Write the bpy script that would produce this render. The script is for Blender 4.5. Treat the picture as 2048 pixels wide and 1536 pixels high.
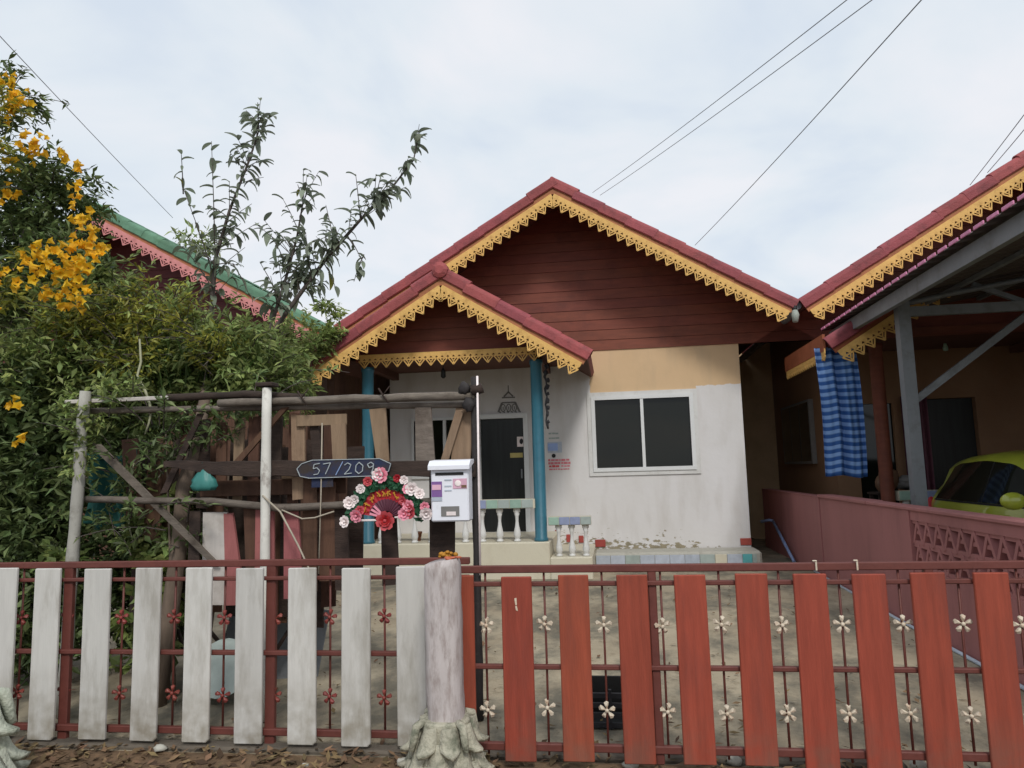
import bpy, bmesh, math, random
from mathutils import Vector, Matrix, Euler, noise
random.seed(7)
R = math.radians
scene = bpy.context.scene
C = scene.collection
for o in list(bpy.data.objects):
    bpy.data.objects.remove(o)

# ------------------------------------------------------------------ camera
cam_d = bpy.data.cameras.new('camera')
cam = bpy.data.objects.new('camera', cam_d)
C.objects.link(cam)
PSI, TH, RHO, EYE = R(7.6), R(6.8), R(1.55), 1.5
fh = Vector((-math.sin(PSI), math.cos(PSI), 0)); rh = Vector((math.cos(PSI), math.sin(PSI), 0)); zz = Vector((0, 0, 1))
fw = fh * math.cos(TH) + zz * math.sin(TH)
u0 = zz * math.cos(TH) - fh * math.sin(TH)
cr = rh * math.cos(RHO) - u0 * math.sin(RHO)
cu = u0 * math.cos(RHO) + rh * math.sin(RHO)
cam.matrix_world = Matrix(((cr.x, cu.x, -fw.x, 0), (cr.y, cu.y, -fw.y, 0), (cr.z, cu.z, -fw.z, EYE), (0, 0, 0, 1)))
cam_d.sensor_fit = 'HORIZONTAL'; cam_d.sensor_width = 36.0
cam_d.lens = 36.0 * 1450.0 / 2048.0
cam_d.clip_start = 0.05; cam_d.clip_end = 3000
scene.camera = cam

# ------------------------------------------------------------------ sky and sun
SUN = Vector((0.62, -1.9, 1.85)).normalized()
world = bpy.data.worlds.new('World'); scene.world = world; world.use_nodes = True
nt = world.node_tree; nt.nodes.clear()
def N(t, kind, **kw):
    n = t.nodes.new(kind)
    for k, v in kw.items(): setattr(n, k, v)
    return n
wo = N(nt, 'ShaderNodeOutputWorld'); bg = N(nt, 'ShaderNodeBackground'); bg.inputs['Strength'].default_value = 0.1
sky = N(nt, 'ShaderNodeTexSky'); sky.sky_type = 'NISHITA'; sky.sun_disc = False
sky.sun_elevation = math.asin(SUN.z); sky.sun_rotation = math.atan2(SUN.x, SUN.y)
sky.air_density = 1.0; sky.dust_density = 2.0
tc = N(nt, 'ShaderNodeTexCoord'); sep = N(nt, 'ShaderNodeSeparateXYZ'); nt.links.new(tc.outputs['Generated'], sep.inputs[0])
addz = N(nt, 'ShaderNodeMath', operation='ADD'); addz.inputs[1].default_value = 0.28
mx = N(nt, 'ShaderNodeMath', operation='MAXIMUM'); mx.inputs[1].default_value = 0.0
nt.links.new(sep.outputs['Z'], mx.inputs[0]); nt.links.new(mx.outputs[0], addz.inputs[0])
dx = N(nt, 'ShaderNodeMath', operation='DIVIDE'); dy = N(nt, 'ShaderNodeMath', operation='DIVIDE')
nt.links.new(sep.outputs['X'], dx.inputs[0]); nt.links.new(addz.outputs[0], dx.inputs[1])
nt.links.new(sep.outputs['Y'], dy.inputs[0]); nt.links.new(addz.outputs[0], dy.inputs[1])
cmb = N(nt, 'ShaderNodeCombineXYZ'); nt.links.new(dx.outputs[0], cmb.inputs[0]); nt.links.new(dy.outputs[0], cmb.inputs[1])
cn = N(nt, 'ShaderNodeTexNoise'); cn.inputs['Scale'].default_value = 1.9; cn.inputs['Detail'].default_value = 5; cn.inputs['Roughness'].default_value = 0.52
cn.inputs['Distortion'].default_value = 0.35
nt.links.new(cmb.outputs[0], cn.inputs['Vector'])
cra = N(nt, 'ShaderNodeValToRGB')
e = cra.color_ramp.elements
e[0].position = 0.38; e[0].color = (7.2, 8.0, 9.0, 1)
e[1].position = 0.60; e[1].color = (9.0, 9.15, 9.6, 1)
e2 = cra.color_ramp.elements.new(0.47); e2.color = (8.0, 8.65, 9.3, 1)
nt.links.new(cn.outputs['Fac'], cra.inputs[0])
mixw = N(nt, 'ShaderNodeMix', data_type='RGBA'); mixw.inputs[0].default_value = 0.93
nt.links.new(sky.outputs[0], mixw.inputs[6]); nt.links.new(cra.outputs[0], mixw.inputs[7])
nt.links.new(mixw.outputs[2], bg.inputs['Color']); nt.links.new(bg.outputs[0], wo.inputs['Surface'])
sun_d = bpy.data.lights.new('sun', 'SUN'); sun_d.energy = 1.8; sun_d.angle = R(11); sun_d.color = (1, 0.96, 0.9)
sun = bpy.data.objects.new('sun', sun_d); C.objects.link(sun)
sun.rotation_euler = SUN.to_track_quat('Z', 'Y').to_euler(); sun.location = (6, -10, 14)

vs = scene.view_settings
vs.view_transform = 'Standard'; vs.look = 'None'; vs.exposure = 0.0; vs.gamma = 1.0; vs.use_curve_mapping = False

# ------------------------------------------------------------------ materials
MATS = {}
def lin(c):
    def f(v):
        v /= 255.0
        return v / 12.92 if v <= 0.04045 else ((v + 0.055) / 1.055) ** 2.4
    return tuple(f(v) for v in c)
def mat(name, col, rough=0.7, var=0.25, scale=6.0, stretch=(1, 1, 1), bump=0.15, bscale=40.0, metal=0.0, dirt=None, dirt_amt=0.0, dirt_scale=2.5,
        isl=0.0, rnd=0.0, spec=0.4, trans=0.0, coat=0.0, dirt_lo=0.5, dirt_stretch=None, foot=None):
    """col = linear base colour; fine colour drift, dirt patches, bump"""
    if name in MATS: return MATS[name]
    m = bpy.data.materials.new(name); m.use_nodes = True
    t = m.node_tree; t.nodes.clear(); L = t.links.new
    out = N(t, 'ShaderNodeOutputMaterial'); bs = N(t, 'ShaderNodeBsdfPrincipled')
    bs.inputs['Roughness'].default_value = rough; bs.inputs['Metallic'].default_value = metal
    bs.inputs['Specular IOR Level'].default_value = spec
    bs.inputs['Coat Weight'].default_value = coat
    geo = N(t, 'ShaderNodeNewGeometry')
    mp = N(t, 'ShaderNodeMapping'); mp.inputs['Scale'].default_value = stretch
    L(geo.outputs['Position'], mp.inputs['Vector'])
    n1 = N(t, 'ShaderNodeTexNoise'); n1.inputs['Scale'].default_value = scale; n1.inputs['Detail'].default_value = 6; n1.inputs['Roughness'].default_value = 0.65
    L(mp.outputs[0], n1.inputs['Vector'])
    base = N(t, 'ShaderNodeMix', data_type='RGBA')
    base.inputs[6].default_value = tuple(max(0, c * (1 - var)) for c in col) + (1,)
    base.inputs[7].default_value = tuple(min(1, c * (1 + var)) for c in col) + (1,)
    mr = N(t, 'ShaderNodeMapRange'); mr.inputs[1].default_value = 0.3; mr.inputs[2].default_value = 0.7
    L(n1.outputs['Fac'], mr.inputs[0]); L(mr.outputs[0], base.inputs[0])
    cur = base.outputs[2]
    if dirt is not None:
        n2 = N(t, 'ShaderNodeTexNoise'); n2.inputs['Scale'].default_value = dirt_scale; n2.inputs['Detail'].default_value = 8; n2.inputs['Roughness'].default_value = 0.7
        if dirt_stretch:
            mp2 = N(t, 'ShaderNodeMapping'); mp2.inputs['Scale'].default_value = dirt_stretch
            L(geo.outputs['Position'], mp2.inputs['Vector']); L(mp2.outputs[0], n2.inputs['Vector'])
        else: L(geo.outputs['Position'], n2.inputs['Vector'])
        r2 = N(t, 'ShaderNodeMapRange'); r2.inputs[1].default_value = dirt_lo; r2.inputs[2].default_value = dirt_lo + 0.2; r2.inputs[4].default_value = dirt_amt
        L(n2.outputs['Fac'], r2.inputs[0])
        md = N(t, 'ShaderNodeMix', data_type='RGBA'); md.inputs[7].default_value = tuple(dirt) + (1,)
        L(r2.outputs[0], md.inputs[0]); L(cur, md.inputs[6]); cur = md.outputs[2]
    if foot is not None:
        fcol, z0_, z1_, fa = foot
        spz = N(t, 'ShaderNodeSeparateXYZ'); L(geo.outputs['Position'], spz.inputs[0])
        nf = N(t, 'ShaderNodeTexNoise'); nf.inputs['Scale'].default_value = 11; nf.inputs['Detail'].default_value = 6; L(geo.outputs['Position'], nf.inputs['Vector'])
        rf = N(t, 'ShaderNodeMapRange'); rf.inputs[1].default_value = z0_; rf.inputs[2].default_value = z1_; rf.inputs[3].default_value = 1; rf.inputs[4].default_value = 0; L(spz.outputs['Z'], rf.inputs[0])
        rn = N(t, 'ShaderNodeMapRange'); rn.inputs[1].default_value = .35; rn.inputs[2].default_value = .65; rn.inputs[4].default_value = fa; L(nf.outputs['Fac'], rn.inputs[0])
        mm = N(t, 'ShaderNodeMath', operation='MULTIPLY'); L(rf.outputs[0], mm.inputs[0]); L(rn.outputs[0], mm.inputs[1])
        mf = N(t, 'ShaderNodeMix', data_type='RGBA'); mf.inputs[7].default_value = tuple(fcol) + (1,); L(mm.outputs[0], mf.inputs[0]); L(cur, mf.inputs[6]); cur = mf.outputs[2]
    if isl or rnd:
        src = geo.outputs['Random Per Island']
        amt = isl
        if rnd:
            oi = N(t, 'ShaderNodeObjectInfo'); src = oi.outputs['Random']; amt = rnd
        r3 = N(t, 'ShaderNodeMapRange'); r3.inputs[3].default_value = 1 - amt; r3.inputs[4].default_value = 1 + amt
        L(src, r3.inputs[0])
        hs = N(t, 'ShaderNodeHueSaturation'); L(r3.outputs[0], hs.inputs['Value']); L(cur, hs.inputs['Color'])
        r4 = N(t, 'ShaderNodeMapRange'); r4.inputs[3].default_value = 0.5 - 0.04 * amt; r4.inputs[4].default_value = 0.5 + 0.04 * amt
        mulr = N(t, 'ShaderNodeMath', operation='MULTIPLY'); mulr.inputs[1].default_value = 7.31
        fr = N(t, 'ShaderNodeMath', operation='FRACT'); L(src, mulr.inputs[0]); L(mulr.outputs[0], fr.inputs[0]); L(fr.outputs[0], r4.inputs[0])
        L(r4.outputs[0], hs.inputs['Hue']); cur = hs.outputs['Color']
    L(cur, bs.inputs['Base Color'])
    if bump:
        n3 = N(t, 'ShaderNodeTexNoise'); n3.inputs['Scale'].default_value = bscale; n3.inputs['Detail'].default_value = 4
        L(mp.outputs[0], n3.inputs['Vector'])
        bp = N(t, 'ShaderNodeBump'); bp.inputs['Strength'].default_value = bump; bp.inputs['Distance'].default_value = 0.01
        L(n3.outputs['Fac'], bp.inputs['Height']); L(bp.outputs[0], bs.inputs['Normal'])
    sh = bs.outputs[0]
    if trans:
        tr = N(t, 'ShaderNodeBsdfTranslucent'); L(cur, tr.inputs['Color'])
        ms = N(t, 'ShaderNodeMixShader'); ms.inputs[0].default_value = trans
        L(bs.outputs[0], ms.inputs[1]); L(tr.outputs[0], ms.inputs[2]); sh = ms.outputs[0]
    L(sh, out.inputs['Surface'])
    MATS[name] = m
    return m

DARKDIRT = (0.035, 0.032, 0.028)
M = {}
M['tile_red'] = mat('roof tile red', lin((148, 74, 77)), 0.62, 0.2, 5, rnd=0.14, dirt=lin((106, 58, 60)), dirt_amt=0.75, dirt_scale=7, spec=0.3, bump=0.5, bscale=55)
M['tile_green'] = mat('roof tile green', lin((92, 130, 106)), 0.7, 0.25, 5, rnd=0.14, dirt=lin((70, 100, 70)), dirt_amt=0.7, dirt_scale=4)
M['fascia'] = mat('fascia ochre', lin((172, 112, 76)), 0.7, 0.15, 4, dirt=lin((120, 70, 45)), dirt_amt=0.5, dirt_scale=6)
M['fascia_n'] = mat('fascia brown', lin((150, 84, 54)), 0.7, 0.15, 4, dirt=lin((110, 60, 40)), dirt_amt=0.5, dirt_scale=6)
M['lace'] = mat('lace yellow', lin((222, 178, 104)), 0.65, 0.1, 8, dirt=lin((150, 104, 50)), dirt_amt=0.5, dirt_scale=9, bump=0.05)
M['lace_pink'] = mat('lace pink', lin((208, 138, 136)), 0.65, 0.12, 8, dirt=lin((160, 90, 90)), dirt_amt=0.5, dirt_scale=7, bump=0.05)
M['siding'] = mat('gable siding', lin((118, 62, 46)), 0.65, 0.18, 3, (1, 1, 6), rnd=0.1, dirt=lin((80, 42, 36)), dirt_amt=0.5, dirt_scale=2, bump=0.1)
M['siding_dk'] = mat('gable siding maroon', lin((104, 46, 50)), 0.6, 0.18, 3, (1, 1, 6), rnd=0.1, bump=0.1)
M['soffit'] = mat('soffit', lin((92, 60, 50)), 0.8, 0.2, 3)
M['dark_in'] = mat('interior plaster', lin((120, 110, 100)), 0.9, 0.1, 2)
M['cream_wall'] = mat('wall cream', lin((206, 176, 138)), 0.8, 0.06, 2, dirt=lin((150, 125, 95)), dirt_amt=0.3, dirt_scale=1.5)
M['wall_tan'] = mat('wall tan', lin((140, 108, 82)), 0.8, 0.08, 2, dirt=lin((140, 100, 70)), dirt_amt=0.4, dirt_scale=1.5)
M['slab'] = mat('porch cream', lin((204, 198, 178)), 0.6, 0.05, 3, dirt=lin((170, 160, 138)), dirt_amt=0.45, dirt_scale=3, dirt_lo=0.52)
M['white'] = mat('white paint', lin((212, 212, 210)), 0.5, 0.05, 4, dirt=lin((160, 155, 145)), dirt_amt=0.35, dirt_scale=7, bump=0.05)
M['frame'] = mat('aluminium frame', lin((216, 218, 218)), 0.4, 0.04, 4, bump=0.02)
M['teal'] = mat('column teal', lin((52, 106, 124)), 0.4, 0.15, 2, (1, 1, .3), coat=0.25, dirt=lin((40, 84, 104)), dirt_amt=0.7, dirt_scale=1.6)
M['glass'] = mat('dark glass', (0.011, 0.012, 0.009), 0.06, 0.1, 1, bump=0.0, spec=0.32)
M['doordark'] = mat('dark door', (0.012, 0.014, 0.014), 0.35, 0.5, 3, (6, 6, .4), bump=0.05)
M['concrete'] = mat('ledge concrete', lin((178, 176, 166)), 0.9, 0.12, 5, dirt=lin((112, 108, 98)), dirt_amt=0.6, dirt_scale=5, bump=0.3)
M['pinkwall'] = mat('boundary wall mauve', lin((160, 106, 104)), 0.8, 0.1, 1.5, (1, 1, .35), dirt=lin((126, 84, 82)), dirt_amt=0.6, dirt_scale=2, dirt_stretch=(1.4, 1.4, .35), bump=0.12)
M['slatwhite'] = mat('slat white', lin((194, 192, 187)), 0.65, 0.07, 5, (5, 5, .5), rnd=0.08, dirt=lin((138, 132, 120)), dirt_amt=0.6, dirt_scale=2.2, dirt_stretch=(3, 3, .7), dirt_lo=0.48, bump=0.12, bscale=25, foot=(lin((122, 112, 92)), .1, .5, .8))
M['slatred'] = mat('slat red', lin((146, 67, 48)), 0.6, 0.2, 5, (6, 6, .5), rnd=0.08, dirt=lin((122, 62, 50)), dirt_amt=0.7, dirt_scale=2, dirt_stretch=(3, 3, .6), bump=0.2, bscale=25, foot=(lin((118, 84, 70)), .1, .4, .7))
M['framered'] = mat('fence frame red', lin((104, 57, 50)), 0.5, 0.15, 7, dirt=lin((84, 46, 40)), dirt_amt=0.6, dirt_scale=9)
M['flowerred'] = mat('cast flower red', lin((132, 62, 56)), 0.5, 0.15, 9, rnd=0.12)
M['flowerwhite'] = mat('cast flower white', lin((208, 196, 176)), 0.5, 0.1, 9, dirt=lin((180, 130, 90)), dirt_amt=0.6, dirt_scale=30, rnd=0.05)
M['postpaint'] = mat('flaking mauve paint', lin((186, 178, 176)), 0.85, 0.14, 9, (1, 1, .3), dirt=lin((134, 118, 112)), dirt_amt=0.7, dirt_scale=13, dirt_stretch=(2.4, 2.4, .6), dirt_lo=0.46, bump=0.4, bscale=30)
M['caststone'] = mat('cast stone', lin((172, 168, 150)), 0.95, 0.16, 14, dirt=lin((98, 102, 86)), dirt_amt=0.9, dirt_scale=13, dirt_lo=.47, bump=0.9, bscale=70)
M['caststone2'] = mat('cast stone pale', lin((184, 188, 172)), 0.95, 0.12, 12, dirt=lin((126, 134, 118)), dirt_amt=0.9, dirt_scale=10, dirt_lo=.46, bump=0.8, bscale=70)
M['wood_grey'] = mat('weathered wood', lin((112, 103, 94)), 0.9, 0.3, 8, (1, 6, 6), rnd=0.15, dirt=lin((66, 56, 48)), dirt_amt=0.8, dirt_scale=4, bump=0.4)
M['wood_dark'] = mat('dark wood', lin((62, 50, 44)), 0.9, 0.3, 8, (1, 6, 6), rnd=0.15, bump=0.4, dirt=lin((40, 32, 30)), dirt_amt=0.7, dirt_scale=5)
M['wood_tan'] = mat('tan board', lin((138, 116, 94)), 0.85, 0.2, 5, (6, 6, .6), rnd=0.14, dirt=lin((110, 86, 66)), dirt_amt=0.6, dirt_scale=5, bump=0.3)
M['wood_brown'] = mat('brown board', lin((92, 66, 51)), 0.85, 0.25, 5, (6, 6, .6), rnd=0.2, dirt=lin((70, 46, 36)), dirt_amt=0.7, dirt_scale=4, bump=0.3)
M['wood_pink'] = mat('pink board', lin((164, 98, 98)), 0.8, 0.15, 5, (6, 6, .6), rnd=0.15, dirt=lin((130, 80, 76)), dirt_amt=0.5, dirt_scale=5)
M['wood_white'] = mat('white board', lin((192, 186, 180)), 0.8, 0.08, 5, (6, 6, .6), dirt=lin((150, 140, 130)), dirt_amt=0.6, dirt_scale=5)
M['postwhite'] = mat('white rusted post', lin((214, 212, 204)), 0.6, 0.08, 6, dirt=lin((92, 70, 58)), dirt_amt=0.9, dirt_scale=8, dirt_lo=0.58, dirt_stretch=(1, 1, .7))
M['postgrey'] = mat('grey limed post', lin((164, 162, 154)), 0.85, 0.1, 6, dirt=lin((104, 98, 88)), dirt_amt=0.7, dirt_scale=7)
M['blackpost'] = mat('black post', lin((46, 42, 42)), 0.7, 0.3, 8, dirt=lin((110, 104, 98)), dirt_amt=0.7, dirt_scale=14, dirt_lo=0.6)
M['steel'] = mat('grey steel', lin((128, 132, 136)), 0.55, 0.12, 4, (1, 1, .4), metal=0.2, dirt=lin((90, 86, 80)), dirt_amt=0.5, dirt_scale=5)
M['sheet'] = mat('roof sheet pink edge', lin((222, 140, 178)), 0.5, 0.12, 6)
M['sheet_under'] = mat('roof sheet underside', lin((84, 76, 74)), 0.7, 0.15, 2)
M['mail'] = mat('mailbox white', lin((234, 236, 244)), 0.35, 0.03, 4, bump=0.02, dirt=lin((196, 196, 190)), dirt_amt=0.4, dirt_scale=9, dirt_lo=0.55)
M['black'] = mat('black', (0.008, 0.008, 0.008), 0.6, 0.3, 4)
M['rubber'] = mat('tyre rubber', (0.015, 0.015, 0.015), 0.85, 0.3, 10)
M['cargreen'] = mat('car paint lime', lin((156, 164, 56)), 0.3, 0.06, 2, coat=0.8, bump=0.0)
M['wire'] = mat('cable', lin((130, 134, 142)), 0.7, 0.1, 3)
M['bark'] = mat('bark grey', lin((112, 98, 86)), 0.95, 0.3, 10, (1, 1, .3), bump=0.6, bscale=40)
M['barkdk'] = mat('bark dark', lin((86, 78, 74)), 0.95, 0.25, 12, bump=0.3)
M['leafA'] = mat('leaf green', (0.24, 0.30, 0.10), 0.5, 0.4, 2, isl=0.6, bump=0.0, trans=0.38, spec=0.35)
M['leafB'] = mat('leaf dark green', (0.12, 0.165, 0.06), 0.5, 0.3, 3, isl=0.5, bump=0.0, trans=0.22, spec=0.35)
M['leafC'] = mat('leaf long dull', (0.22, 0.26, 0.19), 0.5, 0.25, 3, rnd=0.35, bump=0.0, trans=0.35, spec=0.3)
M['leafY'] = mat('leaf yellow green', (0.30, 0.30, 0.05), 0.5, 0.35, 3, isl=0.5, bump=0.0, trans=0.38)
M['leafC3'] = mat('leaf long dull spray', (0.26, 0.30, 0.23), 0.5, 0.25, 3, isl=0.4, bump=0.0, trans=0.35, spec=0.3)
M['leafC2'] = mat('leaf yellowing', (0.26, 0.25, 0.04), 0.5, 0.25, 3, rnd=0.3, bump=0.0, trans=0.35)
M['leafG'] = mat('grass blade', (0.07, 0.12, 0.03), 0.55, 0.3, 3, isl=0.4, bump=0.0, trans=0.25)
M['petal'] = mat('petal yellow', (0.84, 0.52, 0.03), 0.55, 0.15, 10, rnd=0.2, bump=0.0, trans=0.35)
M['litter'] = mat('dry leaf', lin((106, 86, 62)), 0.9, 0.3, 9, isl=0.55, bump=0.0)
M['net'] = mat('teal net', lin((26, 78, 72)), 0.8, 0.2, 6)
M['bagteal'] = mat('bag teal', lin((70, 138, 132)), 0.4, 0.2, 5, trans=0.3)
M['rope'] = mat('rope pale', lin((170, 160, 144)), 0.9, 0.15, 9)
M['vine'] = mat('vine pale', lin((158, 158, 130)), 0.9, 0.2, 9)
M['tile_r'] = mat('brick red tile', lin((158, 70, 62)), 0.5, 0.15, 8, rnd=0.12)
M['pot'] = mat('clay pot', lin((130, 84, 62)), 0.8, 0.2, 8)
M['ply'] = mat('sign blue', lin((42, 52, 82)), 0.85, 0.3, 7, dirt=lin((58, 50, 47)), dirt_amt=1, dirt_scale=7, dirt_lo=0.42)
M['chalk'] = mat('chalk white', lin((164, 172, 176)), 0.9, 0.1, 20)
M['pvc'] = mat('pvc pipe blue grey', lin((130, 148, 186)), 0.4, 0.08, 4)
for nm, c in (('pk', (232, 150, 168)), ('wh', (238, 226, 224)), ('rd', (176, 38, 44)), ('gd', (186, 132, 40)), ('cr', (192, 76, 84)), ('gn', (44, 92, 62)),
              ('pu', (132, 96, 158)), ('sky', (142, 164, 206)), ('tl', (88, 164, 168)), ('gr', (160, 172, 168)), ('bl', (142, 152, 184)), ('gt', (146, 174, 160)),
              ('pp', (214, 170, 190)), ('yl', (190, 176, 110)), ('gy', (120, 118, 116)), ('bk', (40, 40, 44)), ('or', (182, 96, 70)), ('br', (120, 92, 70)), ('wine', (92, 50, 64)),
              ('glw', (150, 158, 150)), ('lr', (206, 120, 130)), ('lb', (176, 184, 196))):
    M['c_' + nm] = mat('colour ' + nm, lin(c), 0.6, 0.12, 12, rnd=0.08, bump=0.1)

def wall_paint():
    """front wall: white limewash over an older ochre coat, flaking near the floor"""
    m = bpy.data.materials.new('wall painted two coats'); m.use_nodes = True
    t = m.node_tree; t.nodes.clear(); L = t.links.new
    out = N(t, 'ShaderNodeOutputMaterial'); bs = N(t, 'ShaderNodeBsdfPrincipled'); bs.inputs['Roughness'].default_value = 0.85
    geo = N(t, 'ShaderNodeNewGeometry'); sp = N(t, 'ShaderNodeSeparateXYZ'); L(geo.outputs['Position'], sp.inputs[0])
    def math_(op, a, b=None, clamp=False):
        n = N(t, 'ShaderNodeMath', operation=op); n.use_clamp = clamp
        for i, v in ((0, a), (1, b)):
            if v is None: continue
            if isinstance(v, (int, float)): n.inputs[i].default_value = v
            else: L(v, n.inputs[i])
        return n.outputs[0]
    nz = N(t, 'ShaderNodeTexNoise'); nz.inputs['Scale'].default_value = 14; nz.inputs['Detail'].default_value = 5; L(geo.outputs['Position'], nz.inputs['Vector'])
    nb = N(t, 'ShaderNodeTexNoise'); nb.inputs['Scale'].default_value = 1.6; nb.inputs['Detail'].default_value = 6; L(geo.outputs['Position'], nb.inputs['Vector'])
    nh = N(t, 'ShaderNodeTexNoise'); nh.inputs['Scale'].default_value = 13; nh.inputs['Detail'].default_value = 9; nh.inputs['Roughness'].default_value = 0.6
    mph = N(t, 'ShaderNodeMapping'); mph.inputs['Scale'].default_value = (0.8, 1, 1.7); L(geo.outputs['Position'], mph.inputs['Vector']); L(mph.outputs[0], nh.inputs['Vector'])
    wob = math_('MULTIPLY', math_('SUBTRACT', nz.outputs['Fac'], 0.5), 0.05)
    X = math_('ADD', sp.outputs['X'], wob); Z = math_('ADD', sp.outputs['Z'], wob)
    right = math_('GREATER_THAN', X, -0.27)
    far = math_('GREATER_THAN', X, 1.27)
    lim = math_('ADD', math_('MULTIPLY', far, 0.08), 2.58)
    up = math_('GREATER_THAN', Z, lim)
    och = math_('MULTIPLY', right, up)
    white = N(t, 'ShaderNodeMix', data_type='RGBA'); white.inputs[6].default_value = lin((204, 201, 197)) + (1,); white.inputs[7].default_value = lin((224, 223, 225)) + (1,)
    L(nb.outputs['Fac'], white.inputs[0])
    ochc = N(t, 'ShaderNodeMix', data_type='RGBA'); ochc.inputs[6].default_value = lin((202, 172, 134)) + (1,); ochc.inputs[7].default_value = lin((216, 186, 148)) + (1,)
    L(nb.outputs['Fac'], ochc.inputs[0])
    m1 = N(t, 'ShaderNodeMix', data_type='RGBA'); L(och, m1.inputs[0]); L(white.outputs[2], m1.inputs[6]); L(ochc.outputs[2], m1.inputs[7])
    # flaking: more likely low on the wall
    hgt = N(t, 'ShaderNodeMapRange'); hgt.inputs[1].default_value = 0.34; hgt.inputs[2].default_value = 0.72; hgt.inputs[3].default_value = 0.44; hgt.inputs[4].default_value = 0.72
    L(sp.outputs['Z'], hgt.inputs[0])
    rx = N(t, 'ShaderNodeMapRange'); rx.inputs[1].default_value = 1.0; rx.inputs[2].default_value = 1.5; rx.inputs[3].default_value = 0.0; rx.inputs[4].default_value = 0.2
    L(sp.outputs['X'], rx.inputs[0])
    thr = math_('ADD', hgt.outputs[0], rx.outputs[0])
    fl = math_('MULTIPLY', math_('SUBTRACT', nh.outputs['Fac'], thr), 25, True)
    m2 = N(t, 'ShaderNodeMix', data_type='RGBA'); L(fl, m2.inputs[0]); L(m1.outputs[2], m2.inputs[6]); 
    fc = N(t, 'ShaderNodeMix', data_type='RGBA'); fc.inputs[6].default_value = lin((112, 108, 90)) + (1,); fc.inputs[7].default_value = lin((172, 160, 134)) + (1,); L(nz.outputs['Fac'], fc.inputs[0])
    L(fc.outputs[2], m2.inputs[7])
    ms_ = N(t, 'ShaderNodeMapping'); ms_.inputs['Scale'].default_value = (1.6, 1.6, .4); L(geo.outputs['Position'], ms_.inputs['Vector'])
    ns = N(t, 'ShaderNodeTexNoise'); ns.inputs['Scale'].default_value = 3; ns.inputs['Detail'].default_value = 7; L(ms_.outputs[0], ns.inputs['Vector'])
    rs = N(t, 'ShaderNodeMapRange'); rs.inputs[1].default_value = .48; rs.inputs[2].default_value = .75; rs.inputs[4].default_value = .26; L(ns.outputs['Fac'], rs.inputs[0])
    m3 = N(t, 'ShaderNodeMix', data_type='RGBA'); m3.inputs[7].default_value = lin((150, 138, 120)) + (1,); L(rs.outputs[0], m3.inputs[0]); L(m2.outputs[2], m3.inputs[6])
    L(m3.outputs[2], bs.inputs['Base Color'])
    bp = N(t, 'ShaderNodeBump'); bp.inputs['Strength'].default_value = 0.25; bp.inputs['Distance'].default_value = 0.01
    L(math_('SUBTRACT', nz.outputs['Fac'], fl), bp.inputs['Height']); L(bp.outputs[0], bs.inputs['Normal'])
    L(bs.outputs[0], out.inputs['Surface'])
    return m
M['wall_main'] = wall_paint()

def yard_mat():
    m = bpy.data.materials.new('stained yard concrete'); m.use_nodes = True
    t = m.node_tree; t.nodes.clear(); L = t.links.new
    out = N(t, 'ShaderNodeOutputMaterial'); bs = N(t, 'ShaderNodeBsdfPrincipled'); bs.inputs['Roughness'].default_value = 0.9
    geo = N(t, 'ShaderNodeNewGeometry')
    def nz(s, d=6, st=(1, 1, 1), r=0.6):
        mp = N(t, 'ShaderNodeMapping'); mp.inputs['Scale'].default_value = st; L(geo.outputs['Position'], mp.inputs['Vector'])
        n = N(t, 'ShaderNodeTexNoise'); n.inputs['Scale'].default_value = s; n.inputs['Detail'].default_value = d; n.inputs['Roughness'].default_value = r
        L(mp.outputs[0], n.inputs['Vector']); return n.outputs['Fac']
    def rng(v, a, b, c=0.0, d=1.0):
        r = N(t, 'ShaderNodeMapRange'); r.inputs[1].default_value = a; r.inputs[2].default_value = b; r.inputs[3].default_value = c; r.inputs[4].default_value = d; L(v, r.inputs[0]); return r.outputs[0]
    def mix(f, a, b):
        x = N(t, 'ShaderNodeMix', data_type='RGBA'); L(f, x.inputs[0])
        for i, v in ((6, a), (7, b)):
            if isinstance(v, tuple): x.inputs[i].default_value = v + (1,)
            else: L(v, x.inputs[i])
        return x.outputs[2]
    c = mix(rng(nz(1.2, 5), .3, .7), lin((146, 132, 110)), lin((184, 172, 148)))
    c = mix(rng(nz(2.1, 8, (1, .7, 1), .68), .43, .60, 0, .75), c, lin((84, 83, 74)))
    c = mix(rng(nz(4, 7, (1, 1, 1), .75), .55, .7, 0, .5), c, lin((96, 84, 62)))
    c = mix(rng(nz(22, 4), .6, .75, 0, .4), c, lin((70, 60, 48)))
    L(c, bs.inputs['Base Color'])
    bp = N(t, 'ShaderNodeBump'); bp.inputs['Strength'].default_value = 0.4; bp.inputs['Distance'].default_value = 0.01; L(nz(60, 4), bp.inputs['Height']); L(bp.outputs[0], bs.inputs['Normal'])
    L(bs.outputs[0], out.inputs['Surface']); return m
M['yard'] = yard_mat()
M['soil'] = mat('soil and grit', lin((110, 88, 66)), 0.95, 0.35, 9, dirt=lin((66, 56, 44)), dirt_amt=0.8, dirt_scale=6, bump=0.6)
M['asphalt'] = mat('asphalt', (0.055, 0.053, 0.05), 0.9, 0.25, 20, bump=0.5, bscale=120)
M['kerb'] = mat('kerb concrete', lin((98, 90, 80)), 0.95, 0.2, 8, dirt=lin((56, 52, 44)), dirt_amt=0.8, dirt_scale=5, bump=0.4)
M['earth'] = mat('earth', lin((120, 112, 88)), 0.95, 0.25, 0.5, dirt=lin((86, 96, 56)), dirt_amt=0.8, dirt_scale=0.3)

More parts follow.
